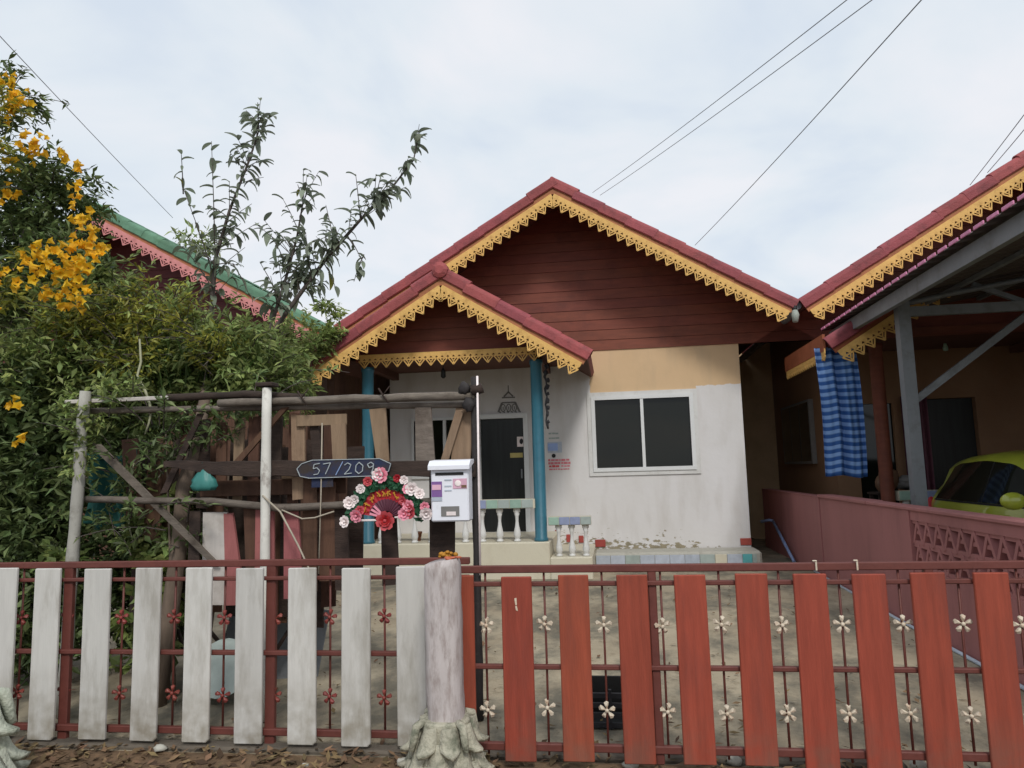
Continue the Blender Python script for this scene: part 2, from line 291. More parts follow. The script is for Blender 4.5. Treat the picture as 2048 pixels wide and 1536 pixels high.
def stripes():
    m = bpy.data.materials.new('blue striped cloth'); m.use_nodes = True
    t = m.node_tree; bs = t.nodes['Principled BSDF']; L = t.links.new
    bs.inputs['Roughness'].default_value = 0.85
    tcn = N(t, 'ShaderNodeTexCoord'); sp = N(t, 'ShaderNodeSeparateXYZ'); L(tcn.outputs['UV'], sp.inputs[0])
    mu = N(t, 'ShaderNodeMath', operation='MULTIPLY'); mu.inputs[1].default_value = 17.0; L(sp.outputs['Y'], mu.inputs[0])
    fr = N(t, 'ShaderNodeMath', operation='FRACT'); L(mu.outputs[0], fr.inputs[0])
    ra = N(t, 'ShaderNodeValToRGB'); ra.color_ramp.elements[0].position = 0.42; ra.color_ramp.elements[0].color = lin((38, 82, 146)) + (1,)
    ra.color_ramp.elements[1].position = 0.58; ra.color_ramp.elements[1].color = lin((120, 154, 204)) + (1,)
    e3 = ra.color_ramp.elements.new(0.97); e3.color = lin((120, 154, 204)) + (1,)
    e4 = ra.color_ramp.elements.new(1.0); e4.color = lin((38, 82, 146)) + (1,)
    L(fr.outputs[0], ra.inputs[0]); L(ra.outputs[0], bs.inputs['Base Color'])
    return m
M['stripes'] = stripes()

# ------------------------------------------------------------------ mesh helpers
class MB:
    def __init__(s): s.v = []; s.f = []; s.smooth = []
    def add(s, vs_, fs, smooth=False):
        o = len(s.v); s.v.extend([tuple(v) for v in vs_]); s.f.extend([tuple(i + o for i in f) for f in fs]); s.smooth.extend([smooth] * len(fs)); return s
    def box(s, c, d, rot=None):
        hx, hy, hz = d[0] / 2, d[1] / 2, d[2] / 2
        vs_ = [Vector((x, y, z)) for x in (-hx, hx) for y in (-hy, hy) for z in (-hz, hz)]
        if rot is not None: vs_ = [rot @ v for v in vs_]
        c = Vector(c); vs_ = [v + c for v in vs_]
        return s.add(vs_, [(0, 1, 3, 2), (4, 6, 7, 5), (0, 4, 5, 1), (2, 3, 7, 6), (0, 2, 6, 4), (1, 5, 7, 3)])
    def b2(s, x0, x1, y0, y1, z0, z1): return s.box(((x0 + x1) / 2, (y0 + y1) / 2, (z0 + z1) / 2), (abs(x1 - x0), abs(y1 - y0), abs(z1 - z0)))
    def cbox(s, c, d, bev=0.006, rot=None):
        hx, hy, hz = d[0] / 2, d[1] / 2, d[2] / 2; b = min(bev, hx * .9, hy * .9, hz * .9)
        pts = []
        for sx in (-1, 1):
            for sy in (-1, 1):
                for sz in (-1, 1):
                    pts += [(sx * hx, sy * (hy - b), sz * (hz - b)), (sx * (hx - b), sy * hy, sz * (hz - b)), (sx * (hx - b), sy * (hy - b), sz * hz)]
        bm = bmesh.new()
        for p in pts: bm.verts.new(p)
        bmesh.ops.convex_hull(bm, input=bm.verts)
        bmesh.ops.dissolve_limit(bm, angle_limit=0.01, verts=bm.verts, edges=bm.edges)
        bm.verts.index_update()
        vs_ = [v.co.copy() for v in bm.verts]; fs = [tuple(v.index for v in f.verts) for f in bm.faces]; bm.free()
        if rot is not None: vs_ = [rot @ v for v in vs_]
        c = Vector(c)
        return s.add([v + c for v in vs_], fs)
    def prism(s, poly, y0, y1):
        """poly: convex (x,z) outline, extruded between y0 and y1"""
        n = len(poly)
        vs_ = [(p[0], y0, p[1]) for p in poly] + [(p[0], y1, p[1]) for p in poly]
        fs = [tuple(range(n)), tuple(range(2 * n - 1, n - 1, -1))] + [(i, i + n, (i + 1) % n + n, (i + 1) % n) for i in range(n)]
        return s.add(vs_, fs)
    def strip(s, pts, w, y0, y1):
        """flat stroke in the xz plane"""
        for a, b in zip(pts, pts[1:]):
            a, b = Vector(a), Vector(b); d = (b - a)
            if d.length < 1e-6: continue
            d.normalize(); n = Vector((-d.y, d.x)) * w / 2
            s.prism([a - n, b - n, b + n, a + n], y0, y1)
        return s
    def tube(s, pts, rad, n=8, cap=True, smooth=True):
        pts = [Vector(p) for p in pts]
        if isinstance(rad, (int, float)): rad = [rad] * len(pts)
        rings = []; prev = None
        for i, p in enumerate(pts):
            d = (pts[min(i + 1, len(pts) - 1)] - pts[max(i - 1, 0)]).normalized()
            a = Vector((0, 0, 1)) if abs(d.z) < 0.9 else Vector((1, 0, 0))
            if prev is not None: a = prev
            x = d.cross(a)
            if x.length < 1e-5: x = d.cross(Vector((0, 1, 0)))
            x.normalize(); y = d.cross(x).normalized(); prev = -y if False else a
            rings.append([p + (x * math.cos(2 * math.pi * k / n) + y * math.sin(2 * math.pi * k / n)) * rad[i] for k in range(n)])
        vs_ = [v for r in rings for v in r]; fs = []
        for i in range(len(pts) - 1):
            for k in range(n): fs.append((i * n + k, i * n + (k + 1) % n, (i + 1) * n + (k + 1) % n, (i + 1) * n + k))
        s.add(vs_, fs, smooth)
        if cap:
            o = len(s.v) - len(vs_)
            s.f.append(tuple(o + k for k in range(n - 1, -1, -1))); s.smooth.append(False)
            s.f.append(tuple(o + (len(pts) - 1) * n + k for k in range(n))); s.smooth.append(False)
        return s
    def lathe(s, prof, c, n=14, smooth=True):
        """prof: (r, z) from bottom to top"""
        c = Vector(c); vs_ = []; fs = []
        for r, z in prof:
            for k in range(n): vs_.append(c + Vector((r * math.cos(2 * math.pi * k / n), r * math.sin(2 * math.pi * k / n), z)))
        for i in range(len(prof) - 1):
            for k in range(n): fs.append((i * n + k, i * n + (k + 1) % n, (i + 1) * n + (k + 1) % n, (i + 1) * n + k))
        s.add(vs_, fs, smooth)
        o = len(s.v) - len(vs_)
        s.f.append(tuple(o + k for k in range(n - 1, -1, -1))); s.smooth.append(False)
        s.f.append(tuple(o + (len(prof) - 1) * n + k for k in range(n))); s.smooth.append(False)
        return s
    def ball(s, c, r, seg=10, rings=7, sq=(1, 1, 1), jit=0.0, seed=0):
        c = Vector(c); vs_ = [c + Vector((0, 0, -r * sq[2]))]; fs = []
        rr = random.Random(seed)
        for i in range(1, rings):
            th = math.pi * i / rings
            for k in range(seg):
                ph = 2 * math.pi * k / seg; j = 1 + rr.uniform(-jit, jit)
                vs_.append(c + Vector((r * sq[0] * math.sin(th) * math.cos(ph) * j, r * sq[1] * math.sin(th) * math.sin(ph) * j, -r * sq[2] * math.cos(th) * j)))
        vs_.append(c + Vector((0, 0, r * sq[2]))); top = len(vs_) - 1
        for k in range(seg): fs.append((0, 1 + (k + 1) % seg, 1 + k))
        for i in range(rings - 2):
            for k in range(seg): a = 1 + i * seg; fs.append((a + k, a + (k + 1) % seg, a + seg + (k + 1) % seg, a + seg + k))
        a = 1 + (rings - 2) * seg
        for k in range(seg): fs.append((a + k, a + (k + 1) % seg, top))
        return s.add(vs_, fs, True)
    def mesh(s, name, m):
        me = bpy.data.meshes.new(name); me.from_pydata(s.v, [], s.f); me.update()
        me.polygons.foreach_set('use_smooth', s.smooth)
        if m is not None: me.materials.append(m)
        return me
    def build(s, name, m, parent=None, loc=None, rot=None):
        me = s.mesh(name, m)
        return place(name, me, parent, loc, rot)
def place(name, me, parent=None, loc=None, rot=None, scale=None):
    """new object at a world position; children keep it under their parent"""
    o = bpy.data.objects.new(name, me); C.objects.link(o)
    if loc is not None: o.location = loc
    if rot is not None: o.rotation_euler = rot
    if scale is not None: o.scale = scale
    if parent is not None:
        o.parent = parent; o.matrix_parent_inverse = wmat(parent).inverted()
    return o
def wmat(o):
    m = Matrix.LocRotScale(o.location, o.rotation_euler, o.scale)
    return m if o.parent is None else wmat(o.parent) @ o.matrix_parent_inverse @ m
def tag(o, label, cat, group=None):
    o['label'] = label; o['category'] = cat
    if group: o['group'] = group
    return o
def thing(name, label, cat, loc=(0, 0, 0), group=None):
    o = bpy.data.objects.new(name, None); C.objects.link(o); o.location = loc; o.empty_display_size = 0.2
    return tag(o, label, cat, group)
def struct(o): o['kind'] = 'structure'; return o
def stuff(o): o['kind'] = 'stuff'; return o
def rotX(a): return Matrix.Rotation(a, 3, 'X')
def rotY(a): return Matrix.Rotation(a, 3, 'Y')
def rotZ(a): return Matrix.Rotation(a, 3, 'Z')
rnd = random.uniform

def wall_holes(mb, x0, x1, z0, z1, y0, y1, holes):
    xs = sorted({x0, x1} | {h[0] for h in holes} | {h[1] for h in holes}); zs = sorted({z0, z1} | {h[2] for h in holes} | {h[3] for h in holes})
    xs = [x for x in xs if x0 <= x <= x1]; zs = [z for z in zs if z0 <= z <= z1]
    for a, b in zip(xs, xs[1:]):
        for c, d in zip(zs, zs[1:]):
            mx_, mz_ = (a + b) / 2, (c + d) / 2
            if any(h[0] < mx_ < h[1] and h[2] < mz_ < h[3] for h in holes): continue
            mb.b2(a, b, y0, y1, c, d)
    return mb

# ------------------------------------------------------------------ ground
def gz(y): return 0.075 + max(0, min(1, (y - 4.2) / 5.0)) * 0.075
g = MB(); g.add([(-600, -300, -0.03), (600, -300, -0.03), (600, 1200, -0.03), (-600, 1200, -0.03)], [(0, 1, 2, 3)])
struct(g.build('ground', M['earth']))
y_ = MB(); ys = [3.72 + i * 0.25 for i in range(60)]
vs_ = []; fs = []
xsg = [-9 + i * 0.5 for i in range(24)] + [2.52]
for yy in ys:
    for xx in xsg: vs_.append((xx, yy, gz(yy) + 0.006 * noise.noise(Vector((xx * 1.3, yy * 1.3, 0)))))
nx = len(xsg)
for j in range(len(ys) - 1):
    for i in range(nx - 1): fs.append((j * nx + i, j * nx + i + 1, (j + 1) * nx + i + 1, (j + 1) * nx + i))
y_.add(vs_, fs, True); struct(y_.build('yard_paving', M['yard']))
struct(MB().b2(2.52, 9.5, 3.72, 18, -0.02, 0.10).build('neighbour_driveway', M['yard']))
struct(MB().b2(-40, 40, 2.2, 3.715, -0.02, 0.085).build('footpath', M['soil']))
struct(MB().b2(-60, 60, -6, 2.195, -0.025, -0.012).build('road', M['asphalt']))
kb = MB().cbox((-3.2, 3.80, 0.06), (9.0, 0.10, 0.08), 0.012); struct(kb.build('kerb', M['kerb']))
# ------------------------------------------------------------------ leaf litter on the path
lt = MB()
for i in range(2600):
    x, yy = rnd(-4.2, 2.2), rnd(3.2, 3.76)
    if x > -0.6 and random.random() < 0.55: continue
    a = rnd(0, 6.28); l = rnd(.012, .045); w = l * rnd(.25, .5); q = Euler((rnd(-.5, .5), rnd(-.5, .5), a)).to_matrix()
    c = Vector((x, yy, 0.092 + rnd(0, .012)))
    lt.add([c + q @ Vector(p) for p in ((-l, 0, 0), (0, -w, .004), (l, 0, .006), (0, w, .004))], [(0, 1, 2), (0, 2, 3)])
for i in range(900):
    x, yy = rnd(-4.2, 2.35), 3.9 + rnd(0, 1) ** 1.5 * 5
    a = rnd(0, 6.28); l = rnd(.01, .035); w = l * rnd(.25, .5); q = Euler((rnd(-.4, .4), rnd(-.4, .4), a)).to_matrix()
    c = Vector((x, yy, gz(yy) + .012 + rnd(0, .006)))
    lt.add([c + q @ Vector(p) for p in ((-l, 0, 0), (0, -w, .004), (l, 0, .006), (0, w, .004))], [(0, 1, 2), (0, 2, 3)])
lo = stuff(lt.build('leaf_litter', M['litter'])); tag(lo, 'dry brown fallen leaves strewn along the fence and over the yard', 'leaves')
for i in range(9):
    x, yy = rnd(-4.0, 2.0), rnd(3.56, 3.76)
    if abs(x + .82) < .22: continue
    s_ = rnd(.02, .045)
    o = MB().ball((0, 0, 0), s_, 8, 6, (1, .8, .6), .18, i).build('stone', M['concrete'], None, (x, yy, .085 + s_ * .4))
    tag(o, 'small grey stone in the litter at the foot of the fence', 'stone', 'small stones at the fence foot')

# ------------------------------------------------------------------ roof edge kit
def lace_mesh(length, pitch, band, tooth, m, name='fretwork'):
    """hanging fretwork board: local x along, z down from 0"""
    mb = MB(); n = max(1, round(length / pitch)); p = length / n; T = 0.012
    mb.b2(0, length, -T / 2, T / 2, -band * .62, 0)
    for i in range(n):
        a = i * p; b = band; w = 0.015
        # perforated row: little triangles between the band and the teeth
        for k in range(2):
            c = a + p * (k + .5) / 2
            mb.prism([(c - p * .25, -band * .62), (c + p * .25, -band * .62), (c + .006, -b * 1.02), (c - .006, -b * 1.02)], -T / 2 + .001, T / 2 - .001)
        mb.strip([(a, -b), (a + p / 2, -b - tooth), (a + p, -b)], w, -T / 2, T / 2)
        mb.prism([(a - .003, -b * .9), (a + p + .003, -b * .9), (a + p, -b - w * .8), (a, -b - w * .8)], -T / 2 + .002, T / 2 - .002)
        mb.strip([(a + p * .26, -b), (a + p / 2, -b - tooth * .52), (a + p * .74, -b)], .013, -T / 2 + .001, T / 2 - .001)
        mb.prism([(a + p * .5 - .011, -b - tooth * .62), (a + p * .5, -b - tooth * .48), (a + p * .5 + .011, -b - tooth * .62), (a + p * .5, -b - tooth * .95)], -T / 2 + .002, T / 2 - .003)
    return mb.mesh(name, m)
def verge_mesh(L, side, m):
    """rolled verge tile, local x along the slope; the lower end rides a little proud"""
    mb = MB(); prof = []
    for k in range(9):
        a = math.pi * k / 8
        prof.append((-math.cos(a) * .085, -.062 + math.sin(a) * .062))
    prof = [(-.088, -.15)] + prof + [(.088, -.10)]
    inner = [(y * .82, z - .014) for y, z in prof]
    loop = prof + inner[::-1]; n = len(loop); vs_ = []
    for x, lift in ((-L / 2 - .015, 0.0 if side > 0 else .012), (L / 2 + .015, .012 if side > 0 else 0.0)):
        vs_ += [(x, y, z + lift) for y, z in loop]
    fs = [(i, (i + 1) % n, (i + 1) % n + n, i + n) for i in range(n)]
    np_ = len(prof)
    fs += [(i, n - 1 - i, n - 2 - i, i + 1) for i in range(np_ - 1)] + [(n + i, n + i + 1, 2 * n - 2 - i, 2 * n - 1 - i) for i in range(np_ - 1)]
    mb.add(vs_, fs, False)
    return mb.mesh('verge_tile', m)

def gable(parent, ax, az, half, m, Y, ridge_back, tm, fm, lm, cap=False, tiles_len=.42, pitch=.148, left_skip=0.0, jit=1.0):
    """both roof slopes with verge tiles, fascia and fretwork; top line through (ax, az) with slope m"""
    s = math.atan(m); cs, sn = math.cos(s), math.sin(s); LEN = half / cs
    for side in (1, -1):
        ang = s if side > 0 else -s
        n = round(LEN / tiles_len); L = LEN / n
        me = verge_mesh(L, side, tm)
        for i in range(n):
            u = (i + .5) * L
            lift = rnd(0, .006) * jit + (.016 if (i == 0 and jit > 0) else 0)
            place('verge_tile', me, parent, (ax + side * cs * u + side * sn * lift, Y + .085 + rnd(-.004, .004), az - sn * u + cs * lift), (0, ang + rnd(-.006, .006) * jit, 0))
        # fascia and fretwork hang below the tiles
        fx = lambda u, d: (ax + side * (cs * u - sn * d), az - sn * u - cs * d)
        mb = MB(); e0, e1 = .02, LEN - .01
        apex_x = ax
        q = [fx(0, 0), fx(LEN, 0)]
        def band(d0, d1, y0, y1, lab, mt):
            # upper ends meet in a mitre on the centre line
            u0a = -d0 * sn / cs * 0 + d0 * math.tan(s) ; u0b = d1 * math.tan(s)
            P = [fx(u0a, d0), fx(LEN, d0), fx(LEN, d1), fx(u0b, d1)]
            return MB().prism(P, y0, y1).build(lab, mt, parent)
        band(.13, .212, Y + .03, Y + .055, 'fascia', fm)
        # fretwork
        d0 = .20; ua = d0 * math.tan(s) + .03
        ln = LEN - ua - .02
        me2 = lace_mesh(ln, pitch, .10, .10, lm)
        if side > 0:
            x, z = fx(ua, d0); place('fretwork', me2, parent, (x, Y + .02, z), (0, s, 0))
        else:
            x, z = fx(LEN - .02, d0); place('fretwork', me2, parent, (x, Y + .02, z), (0, -s, 0))
        # roof slope
        d0, d1 = .035, .105
        P = [fx(d0 * math.tan(s), d0), fx(LEN, d0), fx(LEN, d1), fx(d1 * math.tan(s), d1)]
        MB().prism(P, Y + .06, ridge_back).build('roof_slope', tm, parent)
        P = [fx(.108 * math.tan(s), .108), fx(LEN, .108), fx(LEN, .125), fx(.125 * math.tan(s), .125)]
        MB().prism(P, Y + .07, ridge_back - .02).build('soffit', M['soffit'], parent)
    # ridge tiles
    nr = max(1, int((ridge_back - Y) / .35)); rm = MB()
    for k in range(7):
        pass
    prof = [(.13 * math.cos(math.pi * k / 8), .075 * math.sin(math.pi * k / 8) - .055) for k in range(9)]
    vs_ = [(x, -.2, z) for x, z in prof] + [(x, .2, z + .006) for x, z in prof]
    fs = [(i, i + 1, i + 10, i + 9) for i in range(8)] + [tuple(range(8, -1, -1)), tuple(range(9, 18))]
    rme = MB().add(vs_, fs, False).mesh('ridge_tile', tm)
    for i in range(nr): place('ridge_tile', rme, parent, (ax, Y + .26 + .36 * i, az - .03))
    if cap:
        c = MB(); c.tube([(ax, Y - .045, az - .06), (ax, Y - .02, az - .06), (ax, Y + .12, az - .06)], [.055, .105, .105], 10, True, False)
        c.build('ridge_cap', tm, parent)

def siding(parent, ax, atop, m, zb, Y, mt, ph=.155):
    z = zb; i = 0
    while z < atop - .05:
        z1 = min(z + ph - .003, atop - .01)
        hb, ht = (atop - z) / m, (atop - z1) / m
        vs_ = [(ax - hb, Y - .017, z), (ax + hb, Y - .017, z), (ax + ht, Y - .008, z1), (ax - ht, Y - .008, z1), (ax - hb, Y + .01, z), (ax + hb, Y + .01, z), (ax + ht, Y + .01, z1), (ax - ht, Y + .01, z1)]
        MB().add(vs_, [(0, 1, 2, 3), (7, 6, 5, 4), (0, 4, 5, 1), (1, 5, 6, 2), (2, 6, 7, 3), (3, 7, 4, 0)]).build('plank', mt, parent)
        z += ph; i += 1
    MB().prism([(ax - (atop - zb) / m, zb), (ax + (atop - zb) / m, zb), (ax, atop)], Y + .012, Y + .06).build('gable_backing', M['soffit'], parent)

BAL = None
def baluster_mesh(h, r, m):
    p = [(r * .95, 0), (r * .95, .05), (r * .6, .07), (r * .75, .10), (r, .2), (r * .9, .3), (r * .55, .48), (r * .42, .62), (r * .5, .76), (r * .75, .84), (r * .6, .86), (r * .95, .9), (r * .95, 1.0)]
    return MB().lathe([(a, b * h) for a, b in p], (0, 0, 0), 12).mesh('baluster', m)

def build_house(root, ox, A):
    """one storey house, its front wall on y = 10.8; ox shifts it sideways"""
    ax, az, half, m = ox - .67, 5.64, A.get('half', 3.24), .607
    xl, xr = ox - 3.35, ox + 1.905; zb, Y = .30, 10.8
    T, F, LC, S = A['tile'], A['fascia'], A['lace'], A['siding']
    gable(root, ax, az, half, m, 9.9, 17.5, T, F, LC)
    siding(root, ax, az - .15, m, 3.25, Y, S)
    if not A.get('detail'): 
        MB().b2(xl, xr, Y, Y + .12, 0, 3.25).build('front_wall', A['wall'], root)
    MB().b2(xl, xl + .12, Y + .12, 17.2, 0, 3.86).build('side_wall', A['wall2'], root)
    if not A.get('sidewin'): MB().b2(xr - .12, xr, Y + .12, 17.2, 0, 3.86).build('side_wall', A['wall2'], root)
    MB().b2(xl + .12, xr - .12, 17.08, 17.2, 0, 3.3).build('back_wall', A['wall2'], root)
    MB().prism([(xl + .12, 3.3), (xr - .12, 3.3), (xr - .12, 3.85), (ax, 5.45), (xl + .12, 3.85)], 17.08, 17.2).build('back_gable', A['wall2'], root)
    MB().b2(xl + .12, xr - .12, Y + .12, 17.08, 3.2, 3.26).build('ceiling', M['dark_in'], root)
    MB().b2(xl + .12, xr - .12, Y + .12, 17.08, .5, .6).build('floor', M['dark_in'], root)

def porch(root, ox, A):
    pax, paz, ph, pm, PY = ox - 2.06, 4.12, 1.88, .625, 8.8
    T, F, LC, S = A['tile'], A['fascia'], A['lace'], A['siding']
    gable(root, pax, paz, ph, pm, PY, 10.77, T, F, LC, cap=True)
    siding(root, pax, paz - .15, pm, 3.10, 9.33, S)
    MB().b2(ox - 3.35, ox - .80, 9.28, 9.40, 3.0, 3.098).build('beam', M['siding'], root)
    for sx in (ox - 3.25, ox - .90):
        MB().b2(sx - .05, sx + .05, 9.405, 10.79, 2.93, 3.03).build('side_beam', M['soffit'], root)
    MB().b2(ox - 3.5, ox - .6, 9.41, 10.79, 3.035, 3.05).build('porch_ceiling', M['soffit'], root)
    me = lace_mesh(2.44, .152, .085, .095, LC)
    if A.get('hlace', True): place('fretwork', me, root, (ox - 3.30, 9.262, 3.09))
    for cx in (-3.21, -.925):
        MB().lathe([(.092, .60), (.092, .63), (.078, .65), (.078, 2.86), (.088, 2.88), (.088, 2.93)], (ox + cx, 9.36, 0), 16).build('column', A['column'], root)
    MB().cbox((ox - 2.055, 10.0, .35), (2.49, 1.6, .50), .012).build('porch_slab', M['slab'], root)
    MB().cbox((ox - .545, 10.0, .245), (.525, 1.6, .33), .012).build('side_step', M['slab'], root)
    bme = baluster_mesh(.415, .047, M['white'])
    x = ox - 3.02
    while x < ox - 1.02:
        place('baluster', bme, root, (x, 9.33, .602)); x += .224
    cols = ['c_gt', 'c_gr', 'c_bl', 'c_bl', 'c_gr', 'c_gt', 'c_bl']
    x0, i = ox - 3.12, 0
    hr = MB().b2(x0, ox - .985, 9.255, 9.405, 1.02, 1.135).build('handrail', M['slab'], root)
    tme = {}
    def tile(x, y, z, w, h, c, parent):
        k = (round(w, 3), round(h, 3), c)
        if k not in tme: tme[k] = MB().cbox((0, 0, 0), (w - .006, .012, h - .006), .003).mesh('tile', M[c])
        place('tile', tme[k], parent, (x, y, z))
    for i in range(14):
        tile(x0 + .0755 + i * .151, 9.25, 1.078, .151, .112, cols[(i * 3 + i // 3) % 7], hr)
    hr2 = MB().b2(ox - .82, ox - .285, 9.255, 9.405, .80, .905).build('handrail', M['slab'], root)
    for i in range(4): tile(ox - .82 + .067 + i * .134, 9.25, .853, .134, .102, ['c_gt', 'c_bl', 'c_bl', 'c_gr'][i], hr2)
    bm2 = baluster_mesh(.39, .045, M['white'])
    for dx_ in (-.70, -.535, -.36): place('baluster', bm2, root, (ox + dx_, 9.33, .411))

def window(root, x0, x1, z0, z1, Yf, n=2, w=.055, name='window'):
    fr = MB()
    fr.b2(x0 - w, x1 + w, Yf - .03, Yf + .05, z1, z1 + w); fr.b2(x0 - w, x1 + w, Yf - .035, Yf + .05, z0 - w, z0)
    fr.b2(x0 - w, x0, Yf - .03, Yf + .05, z0, z1); fr.b2(x1, x1 + w, Yf - .03, Yf + .05, z0, z1)
    fo = fr.build(name, M['frame'], root)
    step = (x1 - x0) / n
    for i in range(n):
        a, b = x0 + i * step, x0 + (i + 1) * step; yo = .0 if i % 2 else .012
        if i: MB().b2(a - .022, a + .022, Yf - .022, Yf + .03, z0, z1).build('mullion', M['frame'], fo)
        MB().b2(a + .001, b - .001, Yf + .034 + yo, Yf + .04 + yo, z0 + .001, z1 - .001).build('pane', M['glass'], fo)
    return fo

# ------------------------------------------------------------------ the white house
house = thing('house', 'white house with red tiled gable, yellow fretwork and small porch', 'house', (-.67, 10.8, .1))
A = dict(tile=M['tile_red'], fascia=M['fascia'], lace=M['lace'], siding=M['siding'], wall=M['wall_main'], wall2=M['cream_wall'], column=M['teal'], detail=True)
build_house(house, 0, A); porch(house, 0, A)
HO = [(-.21, 1.16, 1.50, 2.50), (-2.97, -2.02, 1.45, 2.29), (-1.96, -1.27, .60, 2.30)]
wall_holes(MB(), -3.35, 1.905, .05, 3.25, 10.8, 10.92, HO).build('front_wall', M['wall_main'], house)
# plaster surround of the large window
sr = MB(); x0, x1, z0, z1 = -.265, 1.215, 1.445, 2.555; w = .06
sr.b2(x0 - w, x1 + w, 10.783, 10.799, z1, z1 + w); sr.b2(x0 - w, x1 + w, 10.78, 10.799, z0 - w, z0); sr.b2(x0 - w, x0, 10.783, 10.799, z0, z1); sr.b2(x1, x1 + w, 10.783, 10.799, z0, z1)
sr.build('window_surround', M['white'], house)
window(house, -.21, 1.16, 1.50, 2.50, 10.8)
window(house, -2.97, -2.02, 1.45, 2.29, 10.8, 2, .04)
df = MB(); df.b2(-2.0, -1.94, 10.76, 10.87, .60, 2.31); df.b2(-1.285, -1.215, 10.76, 10.87, .60, 2.31); df.b2(-2.0, -1.215, 10.758, 10.87, 2.28, 2.35)
door = df.build('door_frame', M['frame'], house)
dl = MB().b2(-1.939, -1.286, 10.82, 10.85, .605, 2.279).build('door_leaf', M['doordark'], house)
MB().cbox((-1.33, 10.805, 1.45), (.025, .03, .14), .006).build('handle', M['steel'], dl)
pn = MB().b2(-1.39, -1.295, 10.812, 10.818, 1.85, 2.0).build('notice', M['c_wh'], dl)
MB().ball((-1.325, 10.81, 1.93), .035, 8, 6, (.8, .12, 1.2)).build('printed_mark', M['c_bk'], dl)
MB().b2(-1.50, -1.31, 10.812, 10.818, 1.69, 1.76).build('number_plate', M['c_yl'], dl)
MB().b2(-1.93, -1.35, 10.86, 10.868, .605, 2.279).build('door_backing', M['black'], house)
# white chalk blessing above the door: a spire over three bells
bl = MB(); y0, y1 = 10.792, 10.798
bl.strip([(-1.5, 2.78), (-1.5, 2.66)], .012, y0, y1)
bl.strip([(-1.57, 2.61), (-1.5, 2.68), (-1.43, 2.61)], .022, y0, y1); bl.strip([(-1.60, 2.595), (-1.40, 2.595)], .02, y0 - .001, y1)
bl.strip([(-1.60, 2.52), (-1.40, 2.52)], .02, y0, y1)
bl.strip([(-1.60, 2.52), (-1.66, 2.38)], .03, y0 - .001, y1); bl.strip([(-1.40, 2.52), (-1.34, 2.38)], .03, y0 - .001, y1)
for i, cx in enumerate((-1.585, -1.5, -1.415)):
    pts = [(cx + .033 * math.cos(a), 2.44 + .055 * math.sin(a)) for a in [math.pi * 2 * k / 12 for k in range(13)]]
    bl.strip(pts, .014, y0 - .002 - .001 * i, y1); bl.strip([(cx, 2.46), (cx, 2.41)], .012, y0 - .003, y1)
for k in range(6): bl.strip([(-1.65 + k * .06, 2.385), (-1.62 + k * .06, 2.37)], .018, y0 - .005, y1)
bl.build('blessing_mark', M['c_gy'], house)
# faded notices on the wall beside the column
def lines(x0, x1, zs, h, c, j):
    mb = MB()
    for z in zs:
        x = x0
        while x < x1 - .02:
            w_ = rnd(.02, .06); mb.b2(x, min(x + w_, x1), 10.794, 10.799, z - h * rnd(.4, .6), z + h * rnd(.4, .6)); x += w_ + rnd(.004, .012)
    return mb.build('faded_lettering', M[c], house)
lines(-.91, -.75, [2.03, 1.96], .022, 'c_gr', 0)
MB().b2(-.93, -.72, 10.793, 10.799, 1.745, 1.905).build('sticker', M['c_lb'], house)
MB().b2(-.93, -.78, 10.79, 10.7925, 1.775, 1.885).build('sticker', M['c_sky'], house)
lines(-.93, -.60, [1.635, 1.59], .03, 'c_lr', 0); lines(-.92, -.76, [1.545], .03, 'c_cr', 0); lines(-.74, -.60, [1.545], .02, 'c_lr', 0); lines(-.92, -.62, [1.50], .018, 'c_lr', 0)
MB().lathe([(.03, 0), (.03, .012)], (0, 0, 0), 12).build('dark_dot', M['black'], house, (-.845, 10.796, 1.70), (R(90), 0, 0))
# skirting tiles left at the foot of the wall
for (xa, xb, za, zc) in ((-.285, -.135, .365, .47), (1.76, 1.91, .365, .46), (-.86, -.79, .50, .62), (-.70, -.62, .44, .55), (-.52, -.45, .43, .53)):
    MB().cbox(((xa + xb) / 2, 10.79, (za + zc) / 2), (xb - xa, .016, zc - za), .004).build('skirting_tile', M['tile_r'], house)
ld = MB().cbox((.83, 10.54, .235), (2.24, .515, .205), .03).build('ledge', M['concrete'], house)
x = -.27
for w_, c in ((.2, 'c_lb'), (.2, 'c_lb'), (.2, 'c_gr'), (.2, 'c_lb'), (.2, 'c_lb'), (.2, 'c_lb'), (.2, 'c_lb'), (.2, 'c_gr'), (.16, 'slab'), (.2, 'c_lb'), (.13, 'c_tl'), (.06, 'c_gr')):
    MB().cbox((x + w_ / 2, 10.278, .225), (w_ - .006, .014, .15), .003).build('tile', M[c], ld); x += w_
